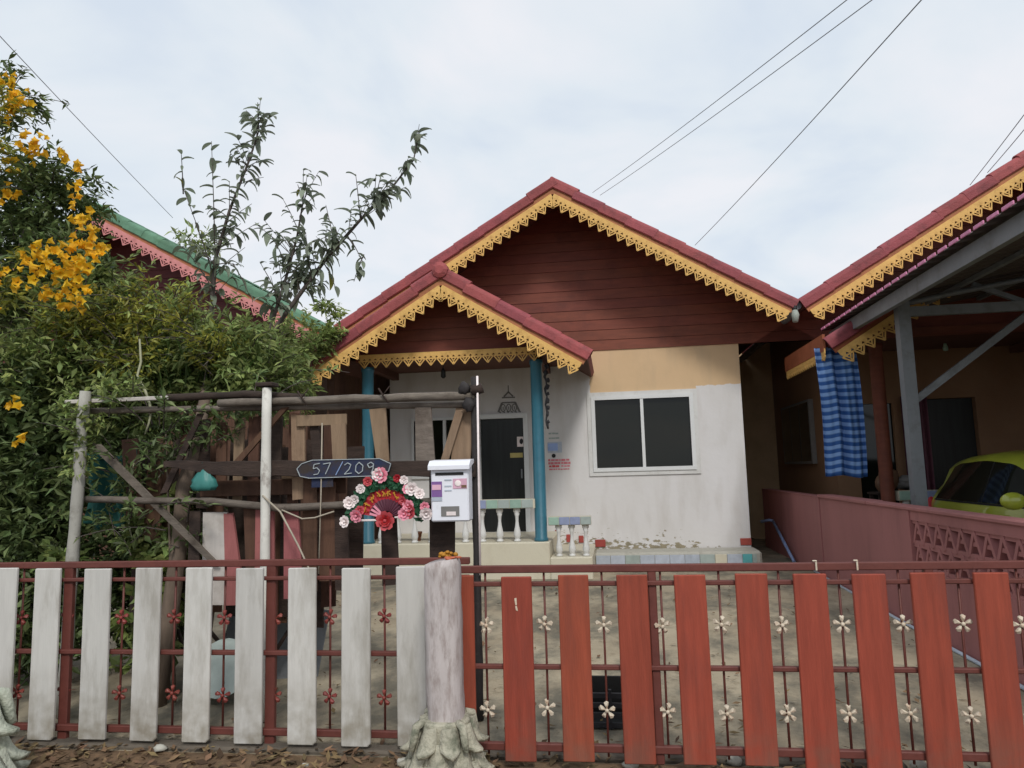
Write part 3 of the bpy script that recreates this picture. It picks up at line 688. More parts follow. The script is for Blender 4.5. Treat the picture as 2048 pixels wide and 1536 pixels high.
# little hanging things under the porch roof
o = MB().tube([(-2.2, 9.5, 3.03), (-2.2, 9.5, 2.9)], .006, 6).tube([(-2.2, 9.5, 2.9), (-2.2, 9.5, 2.86), (-2.2, 9.5, 2.78), (-2.2, 9.5, 2.76)], [.01, .03, .035, .012], 8).build('hanging_bell', M['black'])
tag(o, 'small dark bell hanging under the porch fretwork', 'bell')
hc = MB(); pts = [(-.80 + .012 * math.sin(k * 1.7), 9.30, 2.85 - k * .052) for k in range(17)]
hc.tube(pts, [.012 + .008 * (k % 3 == 0) for k in range(17)], 6)
for k in range(9): hc.ball((-.785 + rnd(-.02, .035), 9.29, 2.83 - k * .09), rnd(.016, .03), 6, 5, (1, .6, 1.3), .3, k)
tag(hc.build('dried_garland', M['c_bk']), 'dark withered garland hanging beside the right porch column', 'garland')
o = MB().lathe([(.05, 0), (.065, .1), (.07, .1), (.07, .12)], (-2.62, 9.62, .6), 12).build('clay_pot', M['pot']); tag(o, 'small brown clay pot on the porch floor behind balusters', 'pot')
dp = thing('wall_lamp', 'grey lamp where the two red roofs meet', 'lamp', (2.51, 9.93, 3.42))
MB().tube([(2.51, 9.93, 3.58), (2.51, 9.93, 3.50)], .035, 8).build('mount', M['black'], dp)
MB().tube([(2.51, 9.93, 3.52), (2.51, 9.92, 3.46), (2.505, 9.91, 3.36)], [.035, .052, .035], 10).build('shade', M['c_glw'], dp)
MB().tube([(2.56, 9.98, 3.6), (2.575, 10.6, 3.56), (2.575, 16, 3.5)], .06, 8).build('gutter', M['steel'], house)

# ------------------------------------------------------------------ the neighbour on the right
nb = thing('house', 'neighbouring house with red gable standing in the carport shade', 'house', (5.82, 10.8, .1))
OX = 6.49
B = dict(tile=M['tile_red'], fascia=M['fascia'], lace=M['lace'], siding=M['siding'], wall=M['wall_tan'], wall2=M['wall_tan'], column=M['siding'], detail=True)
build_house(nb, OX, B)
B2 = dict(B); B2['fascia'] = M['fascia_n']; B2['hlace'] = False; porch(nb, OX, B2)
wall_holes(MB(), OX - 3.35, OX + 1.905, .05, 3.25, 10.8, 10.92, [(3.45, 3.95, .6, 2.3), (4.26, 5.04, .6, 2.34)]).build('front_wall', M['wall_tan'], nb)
MB().b2(3.452, 3.948, 10.86, 10.88, .6, 2.298).build('window', M['glass'], nb)
MB().b2(4.262, 5.038, 10.9, 10.915, .6, 2.338).build('door_leaf', M['doordark'], nb)
sw = MB().b2(OX - 3.42, OX - 3.352, 11.75, 13.6, 1.48, 2.48).build('side_window', M['c_gy'], nb)
for a, b in ((11.81, 12.35), (12.38, 12.95), (12.98, 13.54)): MB().b2(OX - 3.424, OX - 3.40, a, b, 1.52, 2.44).build('pane', M['glass'], sw)
# side eave fringe of the porch
me = lace_mesh(1.9, .1, .09, .05, M['lace']); o = place('fringe', me, nb, (OX - 3.945, 10.76, 2.83), (0, 0, R(-90)))
MB().b2(OX - 3.96, OX - 3.93, 8.87, 10.77, 2.80, 3.0).build('eave_board', M['fascia_n'], nb)
# curtain in the doorway
cv = MB(); vs_ = []; fs = []
for j in range(9):
    for i in range(33): u = i / 32; vs_.append((4.02 + u * .34, 10.70 + .035 * math.sin(u * 30) * (.6 + .05 * j), 2.38 - j * .2))
for j in range(8):
    for i in range(32): a = j * 33 + i; fs.append((a, a + 1, a + 34, a + 33))
cv.add(vs_, fs, True); cvo = cv.build('door_curtain', M['c_wine']); cvo.modifiers.new('s', 'SOLIDIFY').thickness = .004
tag(cvo, 'dull purple curtain hanging beside the neighbour doorway', 'curtain')
for nm, lb, c, sc, pos in (('bundle', 'brown lumpy soft bundle on the neighbour porch', 'c_br', (1, .8, 1.35), (3.42, 9.75, 1.24)), ('bundle', 'pale crumpled cloth bundle beside the brown one', 'c_gy', (1.3, .9, .75), (3.66, 9.75, 1.20))):
    b_ = MB()
    for k in range(6): b_.ball((rnd(-.07, .07) * sc[0], rnd(-.05, .05), rnd(-.06, .08) * sc[2]), rnd(.07, .11), 10, 7, sc, .16, k + 40)
    tag(b_.build(nm, M[c], None, pos), lb, 'bundle')
st = thing('table', 'low dark table holding the bundles on the neighbour porch', 'table', (3.55, 9.8, .6))
MB().cbox((3.55, 9.8, 1.09), (.6, .4, .03), .006).build('top', M['wood_dark'], st)
for a in (-.26, .26):
    for b in (-.16, .16): MB().b2(3.55 + a - .02, 3.55 + a + .02, 9.8 + b - .02, 9.8 + b + .02, .6, 1.075).build('leg', M['wood_dark'], st)
o = MB().lathe([(.0, 0), (.03, .01), (.035, .05), (.02, .09), (.02, .12)], (4.5, 10.3, 2.93), 10).build('bulb', M['c_gt']); tag(o, 'small greenish bulb under the neighbour porch ceiling', 'bulb')
# striped cloth
def cloth(x0, x1, y, z0, z1, m, name):
    nu, nv = 60, 40; vs_ = []; fs = []; uv = []
    for j in range(nv + 1):
        v = j / nv
        for i in range(nu + 1):
            u = i / nu
            fold = .035 * math.sin(u * 15 + .6 * math.sin(v * 3)) + .02 * math.sin(u * 27 + 1) + .015 * math.sin(v * 7 + u * 5)
            sag = .012 * math.sin(u * 9 + 1) * (1 - v) + .03 * (u - .4) * (1 - v)
            vs_.append((x0 + (x1 - x0) * u + .02 * math.sin(v * 4), y + fold, z0 + (z1 - z0) * v - sag * 1.0))
            uv.append((u, v + .003 * math.sin(u * 13)))
    for j in range(nv):
        for i in range(nu): a = j * (nu + 1) + i; fs.append((a, a + 1, a + nu + 2, a + nu + 1))
    mb = MB().add(vs_, fs, True); me = mb.mesh(name, m)
    ul = me.uv_layers.new(name='UVMap')
    for lp in me.loops: ul.data[lp.index].uv = uv[lp.vertex_index]
    o = place(name, me); o.modifiers.new('s', 'SOLIDIFY').thickness = .004
    return o
tag(cloth(2.485, 2.945, 8.98, 1.33, 2.86, M['stripes'], 'striped_cloth'), 'blue and pale blue striped cloth hanging from the neighbour porch', 'cloth')

o = MB().b2(1.91, 3.13, 14.4, 14.52, .05, 3.95).build('added_passage_wall', M['cream_wall']); tag(o, 'added wall keeping sky light out of the narrow passage between the two red roofed houses', 'wall')  # added to shut off the sky behind, so the passage stays dark
sc_ = thing('plank_screen', 'tall brown plank screen closing the left side of the porch', 'screen', (-3.72, 10.5, .1))
yy = 9.25
while yy < 14.5: MB().b2(-3.74, -3.715, yy, yy + .195, .1, 3.28 + rnd(-.02, .02)).build('plank', M['wood_brown'], sc_); yy += .2
o = MB().b2(7.0, 7.12, 3.95, 10.7, .05, 3.5).build('side_wall', M['wall_tan']); tag(o, 'added plain tan wall blocking light on the far side of the carport', 'wall')  # added wall that stops side light reaching under the carport

# ------------------------------------------------------------------ carport
cp = thing('carport', 'grey steel carport with pink edged sheet roof beside the wall', 'carport', (3.1, 8.0, .1))
cb = MB(); cb.b2(2.86, 2.92, 2.95, 9.72, 3.03, 3.17)
cb.build('eave_beam', M['steel'], cp)
# corrugated sheet, rising to the right, extended streetward out of view for deeper shade
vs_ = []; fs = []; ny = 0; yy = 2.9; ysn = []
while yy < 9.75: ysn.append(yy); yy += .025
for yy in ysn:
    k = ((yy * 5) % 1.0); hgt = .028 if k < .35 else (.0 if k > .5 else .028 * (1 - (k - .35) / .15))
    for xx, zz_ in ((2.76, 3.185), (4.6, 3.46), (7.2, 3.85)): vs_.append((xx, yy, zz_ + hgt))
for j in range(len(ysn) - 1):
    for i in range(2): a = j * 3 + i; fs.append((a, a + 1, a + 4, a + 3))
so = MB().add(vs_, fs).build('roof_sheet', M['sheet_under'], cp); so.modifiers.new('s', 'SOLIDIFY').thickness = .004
ed = MB()
for yy in [2.92 + .2 * i for i in range(34)]: ed.cbox((2.753, yy + .07, 3.20), (.012, .15, .03), .004)
ed.build('sheet_edge', M['sheet'], cp)
for py in (4.6, 8.02):
    p_ = MB().b2(3.05, 3.17, py - .06, py + .06, .1, 3.16).build('post', M['steel'], cp)
    p2 = MB().b2(6.3, 6.42, py - .06, py + .06, .1, 3.62).build('post', M['steel'], cp)
    MB().b2(3.172, 6.298, py - .03, py + .03, 3.0, 3.1).build('tie_beam', M['steel'], cp)
    d_ = Vector((1.35, 0, .98)); q = rotY(-math.atan2(.98, 1.35))
    MB().box((3.17 + .66, py - .0, 2.12 + .48), (d_.length, .05, .07), q).build('brace', M['steel'], cp)
    q = rotY(math.atan2(.9, 2.0)); MB().box((4.9, py + .055, 2.85), (2.3, .04, .05), q).build('brace', M['steel'], cp)
    MB().tube([(3.11, py, 3.13), (3.6, py, 3.22), (6.36, py, 3.64)], .03, 6).build('rafter', M['steel'], cp)
for xx in (3.7, 4.5, 5.3, 6.1): MB().b2(xx - .025, xx + .025, 4.0, 9.7, 3.15 + (xx - 2.76) * .15 - .012, 3.15 + (xx - 2.76) * .15 + .03).build('purlin', M['steel'], cp)

# ------------------------------------------------------------------ boundary wall with pierced blocks
bw = thing('boundary_wall', 'mauve pink boundary wall with pierced blocks at its near end', 'wall', (2.52, 8, .1))
wl = MB(); wl.b2(2.455, 2.575, 6.62, 12.6, .04, 1.08); wl.b2(2.455, 2.575, 3.95, 6.62, .04, .62); wl.b2(2.455, 2.575, 3.95, 6.62, 1.0, 1.08)
wl.build('wall_panel', M['pinkwall'], bw)
MB().cbox((2.515, 5.74, 1.095), (.16, 3.62, .03), .006).build('coping', M['pinkwall'], bw)
MB().cbox((2.515, 8.4, 1.098), (.17, 1.69, .036), .006).build('coping', M['pinkwall'], bw)
MB().cbox((2.515, 10.95, 1.085), (.14, 3.3, .012), .004).build('coping', M['pinkwall'], bw)
for py in (4.0, 6.62, 9.3): MB().b2(2.445, 2.585, py - .07, py + .07, .04, 1.078).build('pier', M['pinkwall'], bw)
bb = MB(); S_ = .19; hw = .055
def bar(a, b, t, x0, x1):
    a, b = Vector(a), Vector(b); d = (b - a).normalized(); n = Vector((-d.y, d.x)) * t / 2
    P = [a - n, b - n, b + n, a + n]
    bb.add([(x0, p.x, p.y) for p in P] + [(x1, p.x, p.y) for p in P], [(3, 2, 1, 0), (4, 5, 6, 7), (0, 1, 5, 4), (1, 2, 6, 5), (2, 3, 7, 6), (3, 0, 4, 7)])
h = S_ / 2
for t_, (a, b) in enumerate((((-h, -h), (0, h)), ((0, h), (h, -h)), ((-h, -h + .012), (h, -h + .012)), ((-h, h - .012), (h, h - .012)), ((-h * .5, 0), (h * .5, 0)))):
    bar(a, b, .03, -hw + .002 * t_, hw - .002 * t_)
bme = bb.mesh('pierced_block', M['pinkwall'])
for j in range(2):
    yy = 4.07 + h
    while yy + h < 6.56:
        place('pierced_block', bme, bw, (2.515, yy, .62 + h + j * S_), (0, 0, 0)); yy += S_
MB().tube([(2.42, 3.95, .10), (2.42, 7, .12), (2.43, 9.6, .165)], .014, 8).build('base_pipe', M['c_lb'], bw)
pp = MB().tube([(2.39, 10.44, .17), (2.40, 11.65, .63)], .022, 8).tube([(2.40, 11.65, .63), (2.36, 11.72, .64), (2.25, 11.8, .61)], .022, 8).build('pvc_pipe', M['pvc'])
tag(pp, 'bluish pipe with an elbow leaning against the mauve wall', 'pipe')

# ------------------------------------------------------------------ green car
car = thing('car', 'lime green hatchback parked behind the mauve wall', 'car', (4.25, 7.2, .1))
CX, CY, CZ = 4.27, 8.98, .13
def ci(t, tab):
    for (a, va), (b, vb) in zip(tab, tab[1:]):
        if t <= b: k = (t - a) / (b - a); k = k * k * (3 - 2 * k) * .5 + k * .5; return va + (vb - va) * k
    return tab[-1][1]
ZT = [(0, .86), (.06, .96), (.16, 1.10), (.42, 1.36), (.75, 1.42), (1.25, 1.44), (1.7, 1.41), (2.05, 1.31), (2.45, 1.10), (2.75, .95), (3.2, .86), (3.5, .74), (3.62, .55)]
W = [(0, .62), (.1, .72), (.4, .79), (1.2, .81), (2.4, .80), (3.1, .76), (3.45, .66), (3.62, .52)]
def csec(t):
    zt, w = ci(t, ZT), ci(t, W)
    belt = min(.93, zt - .03); cab = max(0, min(1, (zt - .95) / .3))
    wr = w * (1 - .03 - .2 * cab)
    half = [(0, zt), (wr * .55, zt - .008), (wr * .88, zt - .03 - .01 * cab), (wr, zt - .075 * cab - .03), (w * .965 * cab + wr * (1 - cab) * .99, belt + .01), (w * .99, belt - .06), (w, .62), (w * .99, .4), (w * .94, .2), (w * .5, .17), (0, .17)]
    return half
ts = [0, .03, .08, .16, .28, .42, .6, .8, 1.0, 1.25, 1.5, 1.7, 1.9, 2.05, 2.25, 2.45, 2.6, 2.75, 3.0, 3.2, 3.38, 3.5, 3.58, 3.62]
vs_ = []; fs = []
for t in ts:
    hs = csec(t); ring = [(CX - x, CY - t, CZ + z) for x, z in hs] + [(CX + x, CY - t, CZ + z) for x, z in hs[-2:0:-1]]
    vs_ += ring
nr_ = len(ring)
for i in range(len(ts) - 1):
    for k in range(nr_): fs.append((i * nr_ + k, i * nr_ + (k + 1) % nr_, (i + 1) * nr_ + (k + 1) % nr_, (i + 1) * nr_ + k))
fs += [tuple(range(nr_ - 1, -1, -1)), tuple((len(ts) - 1) * nr_ + k for k in range(nr_))]
MB().add(vs_, fs, True).build('body', M['cargreen'], car)
def side_x(t, z):
    hs = csec(t)[2:7]
    for (xa, za), (xb, zb_) in zip(hs, hs[1:]):
        if zb_ <= z <= za: k = (za - z) / max(1e-6, za - zb_); return xa + (xb - xa) * k
    return hs[0][0] if z > hs[0][1] else hs[-1][0]
def glass_grid(lo, hi, t0, t1, sgn, name, m=None, off=.007):
    n = 16; vs_ = []; fs = []
    for i in range(n + 1):
        t = t0 + (t1 - t0) * i / n
        for k in range(6):
            z = lo(t) + (hi(t) - lo(t)) * k / 5; vs_.append((CX + sgn * (side_x(t, z) + off), CY - t, CZ + z))
    for i in range(n):
        for k in range(5): fs.append((i * 6 + k, i * 6 + k + 1, (i + 1) * 6 + k + 1, (i + 1) * 6 + k))
    o = MB().add(vs_, fs, True).build(name, m or M['glass'], car); return o
top = lambda t: ci(t, ZT) - .10
for sgn in (-1, 1):
    glass_grid(lambda t: .945, lambda t: max(.95, min(top(t), .945 + (t - .38) * 1.75)), .38, 1.405, sgn, 'side_window')
    glass_grid(lambda t: .945, lambda t: max(.95, top(t)), 1.425, 2.44, sgn, 'side_window')
    glass_grid(lambda t: .945, lambda t: max(.95, top(t)), 1.405, 1.425, sgn, 'window_pillar', M['black'], .006)
    glass_grid(lambda t: .925, lambda t: .943, .30, 2.48, sgn, 'window_trim', M['black'], .005)
    glass_grid(lambda t: .30, lambda t: .92, 1.412, 1.418, sgn, 'door_seam', M['black'], .002)
    glass_grid(lambda t: .80, lambda t: .83, .62, .78, sgn, 'door_handle', M['cargreen'], .022)
    glass_grid(lambda t: .80, lambda t: .83, 1.55, 1.71, sgn, 'door_handle', M['cargreen'], .022)
    mr_ = MB().ball((CX + sgn * .93, CY - 2.28, CZ + 1.0), .1, 12, 8, (1.05, .55, .75)).build('mirror', M['cargreen'], car)
    MB().tube([(CX + sgn * .78, CY - 2.28, CZ + .96), (CX + sgn * .88, CY - 2.28, CZ + .98)], .025, 8).build('mirror_arm', M['black'], mr_)
    MB().ball((CX + sgn * .6, CY - 3.42, CZ + .68), .13, 10, 7, (.9, .7, .6)).build('headlight', M['c_gr'], car)
    MB().ball((CX + sgn * .68, CY - .06, CZ + .82), .1, 10, 7, (.6, .4, 1.3)).build('tail_light', M['c_rd'], car)
    for t in (.62, 2.98):
        wh = MB().lathe([(.2, -.09), (.28, -.085), (.29, -.05), (.29, .05), (.28, .085), (.2, .09)], (0, 0, 0), 20).build('wheel', M['rubber'], car, (CX + sgn * .73, CY - t, CZ + .29), (0, R(90), 0))
        MB().lathe([(.18, -.094), (.19, .094)], (0, 0, 0), 16).build('rim', M['steel'], wh, (CX + sgn * .735, CY - t, CZ + .29), (0, R(90), 0))
n = 6; vs_ = []
for (ta, tb, nm) in ((.17, .40, 'rear_window'), (2.08, 2.62, 'windscreen')):
    vs_ = []; fs = []
    for i in range(7):
        t = ta + (tb - ta) * i / 6; hs = csec(t)
        for k in range(9): u = -1 + 2 * k / 8; vs_.append((CX + u * hs[2][0] * .95, CY - t - (-.008 if nm[0] == 'r' else .008), CZ + hs[0][1] + .006 - .022 * u * u))
    for i in range(6):
        for k in range(8): fs.append((i * 9 + k, i * 9 + k + 1, (i + 1) * 9 + k + 1, (i + 1) * 9 + k))
    MB().add(vs_, fs, True).build(nm, M['glass'], car)

# ------------------------------------------------------------------ green roofed house on the left
gh = thing('house', 'green roofed house with pink fretwork behind the bushes', 'house', (-8.3, 11, .1))
gable(gh, -8.28, 6.08, 4.0, .565, 10.5, 17.5, M['tile_green'], M['fascia'], M['lace_pink'], tiles_len=.36, pitch=.2)
siding(gh, -8.28, 5.93, .565, 3.4, 11.3, M['siding_dk'])
MB().b2(-11.6, -4.9, 11.3, 11.42, 0, 3.4).build('front_wall', M['wood_brown'], gh)
MB().b2(-5.02, -4.9, 11.42, 17, 0, 3.4).build('side_wall', M['wood_brown'], gh)

# ------------------------------------------------------------------ fence kit
def flower_mesh(m):
    mb = MB()
    for k in range(5):
        a = math.pi / 2 + k * 2 * math.pi / 5; ca, sa = math.cos(a), math.sin(a)
        P = [(.008, 0), (.026, -.0085), (.043, -.012), (.050, 0), (.043, .012), (.026, .0085)]
        pts = [(ca * p - sa * q, sa * p + ca * q) for p, q in P]
        n_ = 6; yb = -.006 - .001 * (k % 2); c2 = (ca * .03, sa * .03)
        mb.add([(x, yb + (.004 if i in (0, 3) else 0), z) for i, (x, z) in enumerate(pts)] + [(x, .005, z) for x, z in pts] + [(c2[0], yb - .006, c2[1])],
               [(i, (i + 1) % 6, 12) for i in range(6)] + [tuple(range(11, 5, -1))] + [(i, i + 6, (i + 1) % 6 + 6, (i + 1) % 6) for i in range(6)])
    mb.ball((0, -.006, 0), .012, 8, 5, (1, .7, 1))
    mb.v = [(x * .86, y, z * .86) for x, y, z in mb.v]
    return mb.mesh('flower', m)
def slat_mesh(w, z0, z1, t, m, seed, corner=0):
    r = random.Random(seed); b = .004; h = (z1 - z0)
    mb = MB(); c = .005 if corner else .003; c2 = .016 if corner else .003
    P = [(-w / 2 + c, 0), (w / 2 - c2, 0), (w / 2, c2), (w / 2, h - c), (w / 2 - c, h), (-w / 2 + c, h), (-w / 2, h - c), (-w / 2, c)]
    n = len(P); I = [(x * (1 - 2 * b / w), b + z * (1 - 2 * b / h)) for x, z in P]
    vs_ = [(x, -t / 2, z) for x, z in I] + [(x, -t / 2 + b, z) for x, z in P] + [(x, t / 2, z) for x, z in P]
    fs = [tuple(range(n)), tuple(range(3 * n - 1, 2 * n - 1, -1))]
    for k in (0, n): fs += [(k + i, k + n + i, k + n + (i + 1) % n, k + (i + 1) % n) for i in range(n)]
    return mb.add(vs_, fs).mesh('slat', m)

# white fence on the left
F1 = thing('fence', 'white slat fence on a red brown iron frame, left of the post', 'fence', (-2.2, 3.8, .09))
for z, hh, y in ((1.035, .036, 3.83), (.955, .02, 3.815), (.565, .024, 3.815), (.16, .035, 3.82)):
    MB().cbox((-2.62, y, z), (3.72, .03, hh), .004).build('rail', M['framered'], F1)
for x in (-3.07, -1.86): MB().cbox((x, 3.835, .56), (.055, .034, .98), .005).build('upright', M['framered'], F1)
fr_me, fw_me = flower_mesh(M['flowerred']), flower_mesh(M['flowerwhite'])
for i, x in enumerate((-4.02, -3.72, -3.423, -3.155, -2.849, -2.549, -2.249, -1.953, -1.656, -1.363, -1.062)):
    zt = 1.012 + rnd(-.004, .004) + (-x - 1) * .006; zb_ = .118 + rnd(-.006, .006) - (-x - 1) * .004
    me = slat_mesh(.154 + rnd(-.003, .003), zb_, zt, .016, M['slatwhite'], i, i % 3 != 1)
    place('slat', me, F1, (x, 3.772, zb_), (0, rnd(-.006, .006), rnd(-.02, .02)))
for x in (-3.9, -3.369, -3.079, -2.743, -2.429, -2.136, -1.839, -1.532, -1.231):
    r_ = MB().tube([(x, 3.845, .15), (x + rnd(-.003, .003), 3.845, .6), (x, 3.845, 1.02)], .006, 6).build('rod', M['framered'], F1)
    for z in (.747, .34): place('flower', fr_me, r_, (x + rnd(-.003, .003), 3.838, z + rnd(-.006, .006)), (rnd(-.15, .15), rnd(-.12, .12), rnd(-.3, .3)))

# red sliding gate on the right
G1 = thing('sliding_gate', 'red brown slat gate with white cast flowers, right of the post', 'gate', (.9, 3.62, .09))
for z, hh, y in ((1.015, .036, 3.64), (.945, .022, 3.63), (.553, .022, 3.63), (.185, .035, 3.63)):
    MB().cbox((.95, y, z), (3.6, .03, hh), .004).build('rail', M['framered'], G1)
for x in (-.79, .168, 1.42, 2.7): MB().cbox((x, 3.645, .565), (.04, .034, .9), .005).build('upright', M['framered'], G1)
for i, x in enumerate((-.772, -.486, -.21, .074, .346, .621, .886, 1.15, 1.402, 1.665, 1.94, 2.21, 2.48)):
    zt, zb_ = .988 + rnd(-.005, .005), .132 + rnd(-.006, .006)
    me = slat_mesh(.147 + rnd(-.003, .003), zb_, zt, .016, M['slatred'], 50 + i)
    s_ = place('slat', me, G1, (x, 3.60, zb_), (0, rnd(-.005, .005), rnd(-.02, .02)))
    if i == 1:
        fk = MB(); fk.prism([(-.496, .882), (-.486, .885), (-.484, .852), (-.492, .85)], 3.589, 3.5915); fk.prism([(-.493, .846), (-.485, .848), (-.480, .823), (-.49, .826)], 3.589, 3.5915)
        fk.build('bare_patch', M['flowerwhite'], s_)
for x in (-.648, -.355, -.072, .209, .483, .758, 1.028, 1.292, 1.549, 1.798, 2.07, 2.34):
    r_ = MB().tube([(x, 3.65, .14), (x + rnd(-.003, .003), 3.65, .6), (x, 3.65, 1.0)], .006, 6).build('rod', M['framered'], G1)
    for z in (.747, .354): place('flower', fw_me, r_, (x + rnd(-.003, .003), 3.643, z + rnd(-.008, .008)), (rnd(-.3, .3), rnd(-.2, .2), rnd(-.5, .5)))
for x in (.926, 1.108):
    MB().cbox((x, 3.62, 1.02), (.008, .006, .045), .002).cbox((x - .006, 3.62, 1.043), (.02, .012, .006), .002).build('cable_tie', M['flowerwhite'], G1)

# ------------------------------------------------------------------ gate post on its cast base
def cast_base(parent, c, s, m, seed=0):
    """upturned leaf capital used as a footing: three rows of hanging leaves"""
    rr = random.Random(seed)
    MB().lathe([(.235 * s, 0), (.21 * s, .03 * s), (.175 * s, .1 * s), (.15 * s, .2 * s), (.13 * s, .3 * s), (.135 * s, .315 * s), (.122 * s, .325 * s)], c, 20).build('core', m, parent)
    def leaf(ang, r0, z0, r1, z1, w):
        """leaf hangs from (r0, z0) down and out to (r1, z1) and its tip curls up"""
        d = Vector((math.cos(ang), math.sin(ang), 0)); t_ = Vector((-math.sin(ang), math.cos(ang), 0)); vs_ = []; fs = []
        n = 7
        for i in range(n):
            u = i / (n - 1); r = r0 + (r1 - r0) * u ** 1.3; z = z0 + (z1 - z0) * u
            if u > .8: r += .03 * s * (u - .8) / .2; z += .012 * s * (u - .8) / .2
            ww = w * (.75 + .35 * math.sin(u * 2.4)) * (1.0 if u < .85 else .65)
            for k, a in enumerate((-1, -.5, 0, .5, 1)):
                bul = .022 * s * (1 - a * a) + (.008 * s if k == 2 else 0)
                vs_.append(Vector(c) + d * (r + bul) + t_ * (a * ww) + Vector((0, 0, z + rr.uniform(-.002, .002))))
        for i in range(n - 1):
            for k in range(4): a = i * 5 + k; fs.append((a, a + 1, a + 6, a + 5))
        o = MB().add(vs_, fs, True).build('carved_leaf', m, parent); o.modifiers.new('t', 'SOLIDIFY').thickness = -.02 * s
    for k in range(8): leaf(2 * math.pi * k / 8 + math.pi / 8, .13 * s, .31 * s, .175 * s, .19 * s, .05 * s)
    for k in range(8): leaf(2 * math.pi * k / 8, .135 * s, .24 * s, .20 * s, .075 * s, .05 * s)
    for k in range(8): leaf(2 * math.pi * k / 8 + math.pi / 8, .165 * s, .14 * s, .235 * s, .012 * s, .058 * s)
    for k in range(4):
        a = math.pi / 4 + k * math.pi / 2; d = Vector((math.cos(a), math.sin(a), 0))
        pts = [Vector(c) + d * (.125 * s) + Vector((0, 0, .325 * s)), Vector(c) + d * (.17 * s) + Vector((0, 0, .31 * s)), Vector(c) + d * (.185 * s) + Vector((0, 0, .25 * s)), Vector(c) + d * (.2 * s) + Vector((0, 0, .2 * s))]
        MB().tube(pts, [.018 * s, .022 * s, .02 * s, .014 * s], 8).build('volute', m, parent)
gp = thing('gate_post', 'flaking mauve post on a carved stone base between fence and gate', 'post', (-.815, 3.47, .085))
cast_base(gp, (-.822, 3.47, .075), .9, M['caststone'])
pm_ = MB(); vs_ = []; fs = []; n = 12; rows = 26
oct_ = [(-.078, -.05), (-.05, -.078), (0, -.081), (.05, -.078), (.078, -.05), (.081, 0), (.078, .05), (.05, .078), (0, .081), (-.05, .078), (-.078, .05), (-.081, 0)]
for j in range(rows):
    u = j / (rows - 1)
    for k, (x, yv) in enumerate(oct_):
        nn = noise.noise(Vector((x * 30, yv * 30, u * 9))) * .004 + noise.noise(Vector((x * 9, yv * 9, u * 3))) * .004
        sc = 1 + nn / .08; ztop = (1.082 + x * .12 + (.02 * noise.noise(Vector((x * 40, yv * 40, 5))) if j == rows - 1 else 0)) 
        z = .36 + (ztop - .36) * u
        if j == rows - 1: sc *= .94
        vs_.append((-.822 + x * sc + .008 * (1 - u), 3.47 + yv * sc, z))
for j in range(rows - 1):
    for k in range(n): fs.append((j * n + k, j * n + (k + 1) % n, (j + 1) * n + (k + 1) % n, (j + 1) * n + k))
fs += [tuple((rows - 1) * n + k for k in range(n))]
pm_.add(vs_, fs, True).build('shaft', M['postpaint'], gp)
lbse = thing('post_base', 'pale carved stone base at the left edge of the footpath', 'post base', (-2.96, 3.12, .085))
cast_base(lbse, (-3.11, 3.12, .085), 1.34, M['caststone2'], 3)
MB().lathe([(.14, .52), (.145, .535), (.12, .545)], (-3.11, 3.12, 0), 14).build('collar', M['caststone2'], lbse)
rb = MB()
for k in range(5): rb.ball((-.80 + .014 * k + rnd(-.01, .01), 3.45 + rnd(-.02, .02), 1.092 + rnd(0, .006)), .014, 8, 5, (1.4, 1, .4), .25, k)
tag(rb.build('red_rag', M['c_or']), 'scrap of orange red cloth on top of the flaking post', 'rag')

# ------------------------------------------------------------------ timber trellis behind the fence
TY = 4.32
tr = thing('trellis', 'ramshackle timber trellis of poles and odd boards behind the white fence', 'trellis', (-2.2, TY, .08))
def pole(pts, r, m, name, parent=tr, n=8, j=.0028):
    P = []
    for a, b in zip(pts, pts[1:]):
        a, b = Vector(a), Vector(b); k = max(2, int((b - a).length / .15))
        for i in range(k): P.append(a.lerp(b, i / k) + Vector((rnd(-j, j), rnd(-j, j), rnd(-j, j))))
    P.append(Vector(pts[-1]))
    return MB().tube(P, [r * rnd(.88, 1.1) for _ in P], n).build(name, M[m], parent)
def board(xt, zt, xb, zb_, wt, wb, m, y=TY, t=.018):
    vs_ = []
    for yv in (y - t / 2, y + t / 2):
        vs_ += [(xt - wt / 2, yv, zt), (xt + wt / 2, yv, zt + rnd(-.01, .01)), (xb + wb / 2, yv, zb_), (xb - wb / 2, yv, zb_ + rnd(-.01, .01))]
    return MB().add(vs_, [(0, 1, 2, 3), (7, 6, 5, 4), (0, 4, 5, 1), (1, 5, 6, 2), (2, 6, 7, 3), (3, 7, 4, 0)]).build('board', M[m], tr)
pole([(-2.45, TY - .03, 1.975), (-.80, TY - .03, 1.955)], .026, 'wood_grey', 'rail')
pole([(-3.52, TY + .02, 1.965), (-2.0, TY + .02, 1.935), (-.80, TY + .02, 1.905)], .02, 'wood_grey', 'rail')
MB().cbox((-3.15, TY - .05, 2.02), (.72, .022, .026), .004).build('batten', M['wood_white'], tr)
pole([(-2.9, TY + .03, 2.03), (-2.3, TY + .02, 2.03), (-1.9, TY, 1.99)], .024, 'wood_dark', 'rail')
bmv = MB(); vs_ = []; n = 24
for i in range(n + 1):
    u = i / n; x = -2.80 + 2.0 * u; zt = 1.615 - .055 * u + .01 * noise.noise(Vector((u * 9, 0, 0))); hgt = .035 + .06 * min(1, u * 4.5) + .012 * noise.noise(Vector((u * 7, 3, 0)))
    for yv, z in ((TY - .06, zt), (TY - .03, zt + .004), (TY - .03, zt - hgt), (TY - .06, zt - hgt + .004)): vs_.append((x, yv, z))
